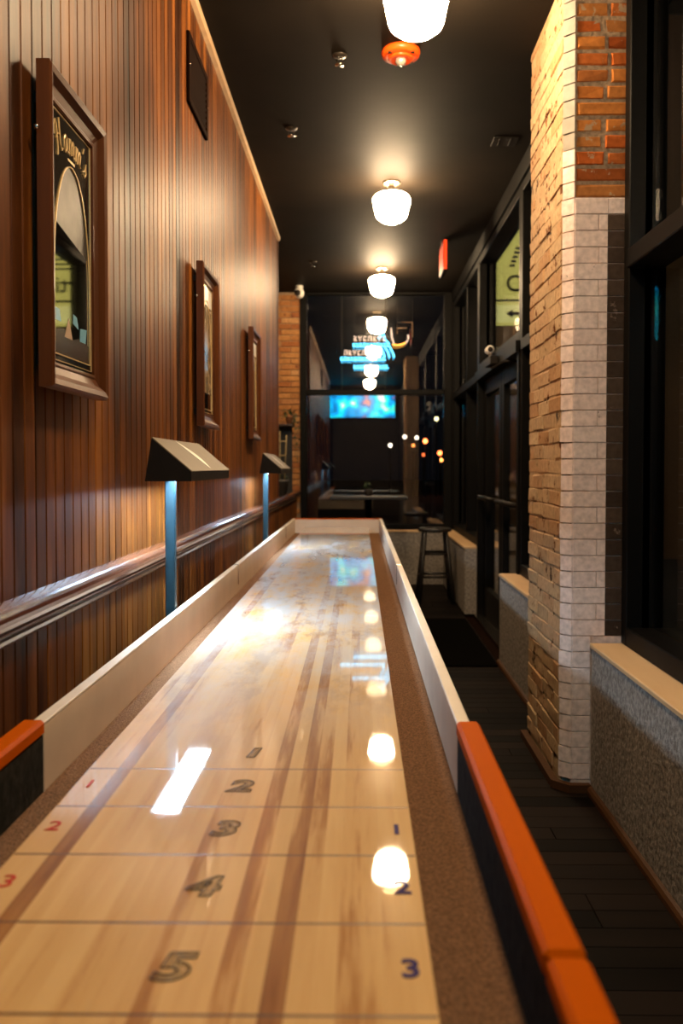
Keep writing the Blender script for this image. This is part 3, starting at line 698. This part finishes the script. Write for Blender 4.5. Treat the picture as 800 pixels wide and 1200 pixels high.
        flat('printed_tent', plain('print_tan', (0.42, 0.28, 0.18), 0.3), [(-.45, .10), (.0, .10), (-.2, .21)])
        pb = plain('print_blue', (0.16, 0.42, 0.60), 0.3)
        flat('printed_water', pb, [(.42, .11), (.78, .11), (.85, .19), (.45, .18)])
        flat('printed_water', pb, [(-.98, .17), (-.62, .17), (-.7, .23), (-.95, .23)])
        flat('printed_water', pb, [(.02, .19), (.36, .17), (.26, .23), (.06, .24)])
    else:
        part('pale_strip', M['white_plastic'], t, ('box', (X1-0.0005, a0+0.01, c1-0.085), (X1+0.0003, a1-0.01, c1-0.012)))  # pale strip across the top of the glass
        part('tan_reflection', plain('painted_reflection', (0.30, 0.22, 0.13), 0.12, vary=0.4, scale=12), t, ('box', (X1-0.0006, a0+0.012, c0+0.09), (X1-0.0001, a1-0.012, c1-0.09)))  # tan sheet paints a reflection onto the glass
    return t
frame(1.72, 2.10, 1.412, 2.066, "large framed bar mirror lettered Hamm's, nearest on the panelled wall", 1)
frame(3.395, 3.775, 1.412, 2.066, 'middle of three framed bar mirrors, with a pale strip at its top', 2)
frame(4.98, 5.365, 1.412, 2.066, 'farthest and smallest looking framed bar mirror on the panelled wall', 3)

# wall vent
v = thing('wall_vent', 'black rectangular vent grille high on the panelled wall', 'vent', (WX, 3.5, 2.66))
part('vent_frame', M['groove'], v, ('box', (WX+0.001, 3.31, 2.655), (WX+0.014, 3.335, 2.925), 0.002), ('box', (WX+0.001, 3.685, 2.655), (WX+0.014, 3.71, 2.925), 0.002),
     ('box', (WX+0.001, 3.335, 2.655), (WX+0.014, 3.685, 2.68), 0.002), ('box', (WX+0.001, 3.335, 2.90), (WX+0.014, 3.685, 2.925), 0.002))
part('backing', M['groove'], v, ('box', (WX+0.0005, 3.33, 2.675), (WX+0.003, 3.69, 2.905)))
for i in range(9):
    z = 2.690+i*0.0235
    part('slat', M['groove'], v, ('prism', [(WX+0.003, z), (WX+0.005, z), (WX+0.013, z+0.014), (WX+0.011, z+0.014)], 'y', 3.336, 3.684))
for yy, zz in ((3.322, 2.80), (3.698, 2.79)): part('screw', M['chrome'], v, ('lathe', [(0.005, 0), (0.005, 0.002), (0.002, 0.003)], (WX+0.0135, yy, zz), 8, 'x'))

# ------------------------------------------------------------------ ceiling lights and ceiling fittings
def ceiling_light(label, y):
    t = thing('ceiling_light', label, 'lamp', (0.21, y, CEIL), 'schoolhouse globe ceiling lights')
    c = (0.21, y, CEIL)
    part('canopy', M['brass'], t, ('lathe', [(0.058, -0.0005), (0.06, -0.008), (0.05, -0.016), (0.03, -0.022), (0.02, -0.026)], c))
    part('neck', M['dark_neck'], t, ('lathe', [(0.020, -0.026), (0.024, -0.032), (0.024, -0.062), (0.05, -0.066), (0.05, -0.074)], c))
    part('globe', M['globe'], t, ('lathe', [(0.048, -0.070), (0.085, -0.078), (0.112, -0.092), (0.123, -0.112), (0.122, -0.130), (0.112, -0.175), (0.104, -0.215), (0.096, -0.232), (0.070, -0.252), (0.034, -0.268), (0.008, -0.274)], c, 32))
    return t
l0 = ceiling_light('nearest globe ceiling light, cut by the top edge of the photo', 3.22)
copy_tree(l0, (0, 2.43, 0), 'second globe ceiling light, between the red alarm and the far window')
copy_tree(l0, (0, 4.86, 0), 'third globe ceiling light, just in front of the far window')
copy_tree(l0, (0, -2.43, 0), 'globe ceiling light above the near end of the table, above the frame')
copy_tree(l0, (0, -4.86, 0), 'globe ceiling light added behind the photographer for its light')  # unseen extra globe, put in for its light

al = thing('fire_alarm', 'round red fire alarm strobe on the ceiling', 'alarm', (0.185, 3.88, CEIL))
c = (0.185, 3.88, CEIL)
part('base', M['red_plastic'], al, ('lathe', [(0.085, -0.0005), (0.088, -0.012), (0.083, -0.026), (0.066, -0.031), (0.060, -0.031)], c, 32))
part('rim', M['red_plastic'], al, ('lathe', [(0.056, -0.0305), (0.058, -0.038), (0.050, -0.045), (0.034, -0.038)], c, 32))
part('strobe_lens', M['clear_lens'], al, ('lathe', [(0.024, -0.038), (0.025, -0.052), (0.016, -0.064), (0.005, -0.068)], c, 12))
for k in range(3):
    a = PI*(0.25+0.5*k)+PI; part('grille_notch', M['housing'], al, ('box', (c[0]+0.07*math.cos(a)-0.008, c[1]+0.07*math.sin(a)-0.004, CEIL-0.034), (c[0]+0.07*math.cos(a)+0.008, c[1]+0.07*math.sin(a)+0.004, CEIL-0.028)))
def sprinkler(x, y, label):
    t = thing('sprinkler_head', label, 'sprinkler', (x, y, CEIL), 'ceiling sprinkler heads'); c = (x, y, CEIL)
    part('escutcheon', M['dark_neck'], t, ('lathe', [(0.034, -0.0005), (0.032, -0.005), (0.012, -0.010)], c, 16))
    part('yoke', M['chrome'], t, ('tube', [(x-0.004, y, CEIL-0.010), (x-0.016, y, CEIL-0.024), (x-0.004, y, CEIL-0.042)], 0.0035, 6), ('tube', [(x+0.004, y, CEIL-0.010), (x+0.016, y, CEIL-0.024), (x+0.004, y, CEIL-0.042)], 0.0035, 6))
    part('deflector', M['chrome'], t, ('lathe', [(0.006, -0.040), (0.022, -0.043), (0.022, -0.045), (0.006, -0.046)], c, 12))
sprinkler(-0.09, 3.92, 'sprinkler head left of the red alarm, upper part of the ceiling')
sprinkler(-0.375, 4.75, 'sprinkler head near the panelled wall, above the second globe light')
sprinkler(-0.42, 7.8, 'small far sprinkler head on the ceiling near the end of the panelling')
dv = thing('ceiling_diffuser', 'small black slotted diffuser on the ceiling near the brick pillar', 'vent', (0.86, 4.95, CEIL))
part('plate', M['housing'], dv, ('box', (0.76, 4.88, CEIL-0.006), (0.90, 5.02, CEIL-0.0005), 0.001))
for dx in (0.795, 0.855): part('slot_edge', M['chrome'], dv, ('box', (dx, 4.90, CEIL-0.010), (dx+0.004, 5.00, CEIL-0.006)))

ex = thing('exit_sign', 'small red lit exit sign hanging near the doors', 'sign', (0.69, 7.1, CEIL))
part('bracket', M['housing'], ex, ('box', (0.672, 7.06, CEIL-0.03), (0.712, 7.16, CEIL-0.0005)))
part('housing', M['housing'], ex, ('box', (0.677, 6.94, CEIL-0.275), (0.707, 7.28, CEIL-0.03), 0.003))
part('face', M['exit_face'], ex, ('box', (0.6745, 6.955, CEIL-0.265), (0.6768, 7.265, CEIL-0.04)))
me = text_mesh('EXIT', 0.16, M['exit_red'], bold=0.004)
o = link('lettering', me, ex); o.matrix_parent_inverse = Matrix.Translation(-Vector(ex.location)); o.location = (0.674, 7.11, CEIL-0.152); o.rotation_euler = (PI/2, 0, -PI/2)
part('edge_glow', M['exit_red'], ex, ('box', (0.680, 6.936, CEIL-0.27), (0.704, 6.9395, CEIL-0.035)))

sc_ = thing('security_camera', 'white security camera at the top of the far brick strip', 'camera', (-0.62, 8.85, CEIL))
part('mount', M['white_plastic'], sc_, ('lathe', [(0.04, -0.0005), (0.04, -0.02), (0.02, -0.03), (0.018, -0.05)], (-0.62, 8.85, CEIL), 16))
part('body', M['white_plastic'], sc_, ('lathe', [(0.030, 0.0), (0.048, 0.004), (0.050, 0.10), (0.046, 0.11), (0.02, 0.112)], (-0.62, 8.78, CEIL-0.075), 20, 'y'))
part('lens', M['housing'], sc_, ('lathe', [(0.008, 0), (0.032, 0.002), (0.034, 0.012), (0.02, 0.014)], (-0.635, 8.768, CEIL-0.085), 16, 'y'))

# ------------------------------------------------------------------ neon signs hanging in the far window
def neon_row(x0, x1, z, h, n, mirrored=False):
    """a row of bent-tube letters, too small to read"""
    rows = []
    wd = (x1-x0)/n
    for i in range(n):
        a = x0+i*wd; k = (i*7+n) % 4
        sh = [[(0, 0), (.1, 1), (.6, 1), (.6, 0)], [(.6, .9), (.1, .9), (0, .4), (.1, .05), (.6, .1)], [(0, 1), (0.3, 0), (.6, 1)], [(.1, 0), (.1, 1), (.55, .8), (.15, .5), (.6, 0)]][k]
        rows.append([(a+u*wd, FAR-0.10, z+v*h) for u, v in sh])
    return rows
ne = thing('neon_sign', 'cyan neon sign of three text rows hung in the far window', 'sign', (0.08, FAR-0.1, 2.30))
m = MB()
for r in neon_row(-0.06, 0.30, 2.585, 0.05, 7): m.tube(r, 0.005, 6)
m.build('upper_lettering', M['neon_white'], ne); m = MB()
for r in neon_row(-0.16, 0.22, 2.435, 0.05, 8): m.tube(r, 0.005, 6)
m.build('lower_lettering', M['neon_white'], ne)
for (a, b, z, n) in ((-0.07, 0.33, 2.53, 11), (-0.20, 0.28, 2.385, 13), (-0.06, 0.31, 2.30, 11)):
    m = MB()
    for r in neon_row(a, b, z, 0.028, n): m.tube([(p[0], p[1]-0.005, p[2]) for p in r], 0.0042, 6)
    m.tube([(a, FAR-0.105, z-0.004), (b, FAR-0.105, z-0.004)], 0.0032, 6); m.build('neon_row', M['neon_cyan'], ne)
for dx in (0.255, 0.305, 0.355):
    part('neon_tube', M['neon_cyan'], ne, ('tube', [(dx-0.035, FAR-0.105, 2.52), (dx, FAR-0.105, 2.46), (dx+0.015, FAR-0.105, 2.41)], 0.005, 6))
part('neon_tube', M['neon_cyan'], ne, ('tube', [(0.20, FAR-0.105, 2.61), (0.255, FAR-0.105, 2.67), (0.27, FAR-0.105, 2.60), (0.32, FAR-0.105, 2.55)], 0.005, 6))
part('hanger', M['housing'], ne, ('tube', [(-0.05, FAR-0.10, 2.32), (-0.05, FAR-0.10, CEIL-0.001)], 0.002, 4), ('tube', [(0.29, FAR-0.10, 2.32), (0.29, FAR-0.10, CEIL-0.001)], 0.002, 4))
part('back_bar', M['housing'], ne, ('box', (-0.16, FAR-0.092, 2.42), (0.30, FAR-0.086, 2.43)), ('box', (-0.06, FAR-0.092, 2.56), (0.31, FAR-0.086, 2.57)))
n2 = thing('neon_sign', 'small curved orange and pale neon beside the cyan rows', 'sign', (0.45, FAR-0.1, 2.5))
part('neon_tube', M['neon_orange'], n2, ('tube', [(0.40+0.12*math.cos(t), FAR-0.10, 2.62+0.08*math.sin(t)) for t in [(-115+12*k)*PI/180 for k in range(7)]][0:7], 0.008, 6))
part('neon_tube', M['neon_white'], n2, ('tube', [(0.40+0.12*math.cos(t), FAR-0.10, 2.62+0.08*math.sin(t)) for t in [(-40+15*k)*PI/180 for k in range(5)]], 0.006, 6))
part('neon_tube', M['neon_white'], n2, ('tube', [(0.335, FAR-0.10, 2.72), (0.345, FAR-0.10, 2.62), (0.365, FAR-0.10, 2.56)], 0.006, 6))
part('unlit_tube', M['tube_off'], n2, ('tube', [(0.40, FAR-0.10, 2.66), (0.40, FAR-0.10, 2.78), (0.56, FAR-0.10, 2.78), (0.56, FAR-0.10, 2.62)], 0.006, 6), ('tube', [(0.40, FAR-0.10, 2.72), (0.50, FAR-0.10, 2.72)], 0.006, 6))
part('hanger', M['housing'], n2, ('tube', [(0.40, FAR-0.10, 2.78), (0.40, FAR-0.10, CEIL-0.001)], 0.002, 4), ('tube', [(0.56, FAR-0.10, 2.78), (0.56, FAR-0.10, CEIL-0.001)], 0.002, 4))

# ------------------------------------------------------------------ far end furniture
hb = thing('high_table', 'dark bar height table by the far window', 'table', (0.09, 8.35, 0))
part('tabletop', M['black_wood'], hb, ('box', (-0.28, 8.10, 0.935), (0.46, 8.62, 0.968), 0.006))
part('pedestal', M['black_steel'], hb, ('lathe', [(0.035, 0.02), (0.035, 0.93), (0.10, 0.9345)], (0.09, 8.36, 0), 16))
part('base', M['black_steel'], hb, ('lathe', [(0.24, 0.0), (0.24, 0.012), (0.05, 0.03), (0.035, 0.04)], (0.09, 8.36, 0), 24))
def leaf_cluster(t, c, r, n, size, name='leaf', mat='leaf'):
    lf = MB().add([(0, 0, 0), (0.35*size, 0.28*size, 0.05*size), (size, 0, -0.12*size), (0.35*size, -0.28*size, 0.05*size), (0.4*size, 0, 0.10*size)], [(0, 1, 4), (1, 2, 4), (2, 3, 4), (3, 0, 4)]).mesh(name, M[mat])
    for i in range(n):
        o = bpy.data.objects.new(name, lf); COL.objects.link(o); o.parent = t
        o.matrix_parent_inverse = Matrix.Translation(-Vector(t.location))
        o.location = (c[0]+random.uniform(-r[0], r[0]), c[1]+random.uniform(-r[1], r[1]), c[2]+random.uniform(-r[2], r[2]))
        o.rotation_euler = (random.uniform(-.6, .6), random.uniform(-.9, .9), random.uniform(0, 2*PI))
tp = thing('table_plant', 'little plant in a dark pot on the high table', 'plant', (0.09, 8.30, 0.968))
part('pot', M['pot'], tp, ('lathe', [(0.030, 0.0), (0.042, 0.06), (0.045, 0.065), (0.036, 0.066)], (0.09, 8.30, 0.9685), 16))
leaf_cluster(tp, (0.09, 8.30, 1.06), (0.03, 0.03, 0.025), 14, 0.045)
sm = thing('bar_stool', 'black wooden bar stool with splayed legs in the far corner', 'stool', (0.70, 7.92, 0))
part('seat', M['black_wood'], sm, ('lathe', [(0.10, 0.645), (0.15, 0.65), (0.155, 0.672), (0.14, 0.685), (0.05, 0.680)], (0.70, 7.92, 0), 24))
ft = [(sx*0.155, sy*0.155) for sx in (-1, 1) for sy in (-1, 1)]
for fx, fy in ft:
    part('leg', M['black_wood'], sm, ('tube', [(0.70+fx*.62, 7.92+fy*.62, 0.65), (0.70+fx, 7.92+fy, 0.0)], 0.018, 8, 0.021))
for zz, kk in ((0.24, .86), (0.45, .74)):
    q = [(0.70+fx*kk, 7.92+fy*kk, zz) for fx, fy in (ft[0], ft[1], ft[3], ft[2])]
    for a in range(4): part('rung', M['black_wood'], sm, ('tube', [q[a], q[(a+1) % 4]], 0.012, 8))
tag(MB().box((0.36, 5.30, 0.0005), (0.865, 6.95, 0.012), 0.003).build('door_mat', M['mat']), 'black rubber mat on the floor before the doors', 'mat')

# plants in the recess
psh = thing('plant_shelf', 'dark wooden shelf unit in the recess by the brick strip', 'shelf', (-0.78, 8.6, 0.945))
part('shelf_board', M['shelf_wood'], psh, ('box', (-0.98, 8.45, 1.655), (-0.665, 8.80, 1.675)))
part('upright', M['black_wood'], psh, ('box', (-0.98, 8.77, 0.9455), (-0.95, 8.80, 1.655)), ('box', (-0.98, 8.45, 0.9455), (-0.95, 8.48, 1.655)))
part('upright', M['black_wood'], psh, ('box', (-0.705, 8.78, 0.9455), (-0.69, 8.80, 1.655)))
part('back_panel', M['black_wood'], psh, ('box', (-0.95, 8.785, 0.9455), (-0.705, 8.798, 1.655)))
for (x, y, mt, lb) in ((-0.895, 8.60, 'terracotta', 'trailing plant in clay pot on the recess shelf'), (-0.705, 8.62, 'terracotta', 'smaller trailing plant at the shelf end by the window')):
    t = thing('potted_plant', lb, 'plant', (x, y, 1.675))
    part('pot', M[mt], t, ('lathe', [(0.028, 0.0), (0.042, 0.07), (0.046, 0.072), (0.046, 0.085), (0.036, 0.086)], (x, y, 1.6755), 16))
    leaf_cluster(t, (x, y, 1.78), (0.06, 0.05, 0.04), 22, 0.06)
    for k in range(3 if x > -0.8 else 0):
        sx = x+0.04+0.02*k
        part('vine', M['leaf'], t, ('tube', [(x, y, 1.765), (sx, y-0.05, 1.78), (sx+0.02, y-0.11-0.02*k, 1.62), (sx+0.01, y-0.12-0.02*k, 1.42-0.07*k)], 0.003, 5))
        leaf_cluster(t, (sx+0.015, y-0.12-0.02*k, 1.56), (0.02, 0.02, 0.14), 9, 0.045)
pp = thing('trellis_plant', 'grey pot with bamboo trellis and leafy climber on the ledge', 'plant', (-0.785, 8.42, 0.945))
part('pot', M['pot'], pp, ('lathe', [(0.06, 0.0), (0.085, 0.15), (0.09, 0.152), (0.09, 0.175), (0.075, 0.176)], (-0.785, 8.42, 0.9455), 20))
for a in ([(-0.83, 8.42, 1.11), (-0.85, 8.42, 1.56)], [(-0.785, 8.42, 1.11), (-0.785, 8.42, 1.60)], [(-0.74, 8.42, 1.11), (-0.72, 8.42, 1.56)], [(-0.845, 8.415, 1.36), (-0.725, 8.415, 1.36)], [(-0.85, 8.415, 1.50), (-0.72, 8.415, 1.50)]):
    part('cane', M['cane'], pp, ('tube', a, 0.006, 6))
leaf_cluster(pp, (-0.785, 8.42, 1.22), (0.07, 0.05, 0.10), 26, 0.055)

# small device and cables on the bar over the doors
dc = thing('door_camera', 'small white device with cable on the bar over the doors', 'camera', (1.0, 6.55, HEAD+0.036))
part('base', M['white_plastic'], dc, ('lathe', [(0.03, 0.0), (0.03, 0.02), (0.012, 0.03), (0.012, 0.06)], (0.985, 6.45, HEAD+0.0365), 14))
part('body', M['white_plastic'], dc, ('lathe', [(0.016, 0.0), (0.030, 0.005), (0.030, 0.08), (0.016, 0.088)], (0.975, 6.40, HEAD+0.125), 16, 'y'))
part('lens', M['housing'], dc, ('lathe', [(0.006, 0), (0.02, 0.002), (0.02, 0.008), (0.012, 0.012)], (0.975, 6.390, HEAD+0.125), 14, 'y'))
cb = thing('door_closer', 'black door closer box on the bar over the doors', 'door closer', (0.95, 6.0, HEAD))
part('body', M['housing'], cb, ('box', (0.915, 6.0, HEAD-0.03), (0.9695, 6.26, HEAD+0.03), 0.004))
part('arm', M['housing'], cb, ('tube', [(0.94, 6.1, HEAD-0.03), (0.94, 6.1, HEAD-0.05), (0.96, 5.7, HEAD-0.05), (1.035, 5.62, HEAD-0.06)], 0.008, 6))

# television at the back of the room: seen only as a reflection in the end window
tv = thing('television', 'wide television showing blue sport, reflected in the far window', 'television', (0.04, -1.3, 2.35))
part('case', M['housing'], tv, ('box', (-0.75, -1.36, 2.37), (0.83, -1.305, 3.04), 0.006))
part('screen', M['screen'], tv, ('box', (-0.735, -1.305, 2.385), (0.815, -1.301, 3.025)))
part('ceiling_mount', M['housing'], tv, ('tube', [(0.04, -1.40, 2.7), (0.04, -1.40, CEIL-0.0005)], 0.025, 10), ('box', (-0.06, -1.43, 2.60), (0.14, -1.361, 2.82)))

# ================================================================== outside
struct('ground', MB().box((-40, FAR+0.16, -0.25), (60, 90, -0.15)).box((1.26, -30, -0.25), (60, FAR+0.16, -0.15)), M['asphalt'], 'dark street outside the windows')
sg = thing('street_sign', "lit lime green sign lettered Curtin's outside the doors", 'sign', (1.95, 10.05, -0.15))
S0, S1, SZ0, SZ1 = 1.50, 2.75, 2.91, 4.45; SY = 10.0
part('panel', M['sign_lime'], sg, ('box', (S0, SY, SZ0), (S1, SY+0.12, SZ1), 0.004))
part('band', M['sign_band'], sg, ('box', (S0+0.02, SY-0.004, SZ0+0.02), (S1-0.02, SY-0.001, SZ0+0.22)))
part('divider', M['sign_ink'], sg, ('box', (S0, SY-0.006, SZ0+0.26), (S1, SY-0.001, SZ0+0.285)))
def sgt(s, size, x, z, bold=0.0, shear=0.0):
    o = link('lettering', text_mesh(s, size, M['sign_ink'], bold=bold, shear=shear), sg); o.matrix_parent_inverse = Matrix.Translation(-Vector(sg.location))
    o.location = (x, SY-0.003, z); o.rotation_euler = (PI/2, 0, 0)
sgt("Curtin's", 0.27, 2.13, SZ0+0.46, 0.004)
m = MB()
for k, (a, b) in enumerate(((2.02, 2.30), (1.98, 2.32), (1.95, 2.30), (2.0, 2.26))): m.box((a, SY-0.006, SZ0+0.64+k*0.055), (b, SY-0.001, SZ0+0.66+k*0.055))
for k in range(5): m.box((1.74+0.018*k, SY-0.006, SZ0+0.66+k*0.05), (1.80+0.018*k, SY-0.001, SZ0+0.69+k*0.05))
m.build('emblem', M['sign_ink'], sg)
MB().prism([(1.70, SZ0+0.12), (1.78, SZ0+0.17), (1.78, SZ0+0.14), (1.95, SZ0+0.14), (1.95, SZ0+0.10), (1.78, SZ0+0.10), (1.78, SZ0+0.07)], 'y', SY-0.007, SY-0.0045).build('arrow', M['sign_ink'], sg)
part('pole', M['black_steel'], sg, ('tube', [(2.72, SY+0.06, -0.15), (2.72, SY+0.06, SZ0)], 0.05, 10))
bd = thing('building', 'brown building across the street behind the lime sign', 'building', (5, 14, -0.15))
part('wall', M['facade'], bd, ('box', (1.7, 13.0, -0.15), (9, 17, 8.0)))
part('notice', M['white_plastic'], bd, ('box', (1.95, 12.96, 2.86), (2.18, 12.999, 3.06)))
part('cornice', M['facade_dark'], bd, ('box', (1.65, 12.95, 8.0), (9.05, 17, 8.2)))
for a in (2.24, 3.4): part('window', emit('blue_glow_patch', (0.05, 0.28, 0.6), 0.7), bd, ('box', (a, 12.97, 2.52), (a+0.28, 12.999, 2.84)))  # small blue boxes on the wall that glow by themselves
wl_ = thing('facade_fill_lamp', 'small added fill lamp lighting the brown building wall outside', 'lamp', (2.6, 12.85, 3.2))  # added light source to brighten the facade
part('arm', M['black_steel'], wl_, ('tube', [(2.6, 12.999, 3.25), (2.6, 12.8, 3.28)], 0.012, 6))
part('shade', emit('warm_facade_fill', (1, 0.75, 0.45), 14), wl_, ('lathe', [(0.03, 0.0), (0.07, -0.05), (0.075, -0.09), (0.04, -0.10)], (2.6, 12.8, 3.27), 14))
wl2 = thing('facade_fill_lamp', 'added upper fill lamp high on the brown building wall outside', 'lamp', (3.2, 12.5, 6.6))  # second added source, strong, lights the upper facade for the mirror
part('arm', M['black_steel'], wl2, ('tube', [(3.2, 12.999, 6.65), (3.2, 12.5, 6.68)], 0.012, 6))
part('shade', emit('warm_facade_fill_upper', (1, 0.8, 0.6), 60), wl2, ('lathe', [(0.03, 0.0), (0.12, -0.06), (0.13, -0.12), (0.06, -0.14)], (3.2, 12.5, 6.67), 14))
def far_lamp(px, py, col, e, nm, lb, r=0.085):
    Y = 36.0+(px*7 % 9); X = (px-421)/1000*Y; Z = CAM_Z-(py-547)/1000*Y
    t = thing(nm, lb, 'lamp', (X, Y, -0.15), 'lights far down the street')
    part('lamp', emit('far_'+nm+str(px), col, e), t, ('lathe', [(r*.3, -r), (r*.8, -r*.6), (r, 0), (r*.8, r*.6), (r*.3, r)], (X, Y, Z), 12))
    part('pole', M['black_steel'], t, ('tube', [(X, Y+0.1, -0.15), (X, Y+0.1, Z+0.1)], 0.03, 6))
    part('hood', M['black_steel'], t, ('box', (X-r, Y-0.02, Z+r), (X+r, Y+0.14, Z+r+0.02)))
WL, RL, OL = (1, .86, .66), (1, .16, .04), (1, .3, .06)
far_lamp(457, 522, WL, 6, 'street_lamp', 'leftmost pale street light, under the television reflection')
far_lamp(474, 512, WL, 6, 'street_lamp', 'pale street light just right of the leftmost one')
far_lamp(488, 513, WL, 5, 'street_lamp', 'pale street light nearest the upper red signal')
far_lamp(511, 491, (1, .9, .45), 5, 'street_lamp', 'yellowish street light, topmost of the far lights')
far_lamp(498, 517, RL, 14, 'signal_light', 'upper red signal light seen through the far window', 0.1)
far_lamp(484, 522, OL, 4, 'signal_light', 'faint orange signal light left of the upper red one', 0.07)
far_lamp(496, 533, RL, 4, 'signal_light', 'faint red signal light below the upper red one', 0.07)
far_lamp(515, 531, RL, 12, 'signal_light', 'red signal light close to the right window jamb', 0.1)
far_lamp(516.5, 539, OL, 9, 'signal_light', 'orange signal light lowest beside the right window jamb', 0.085)
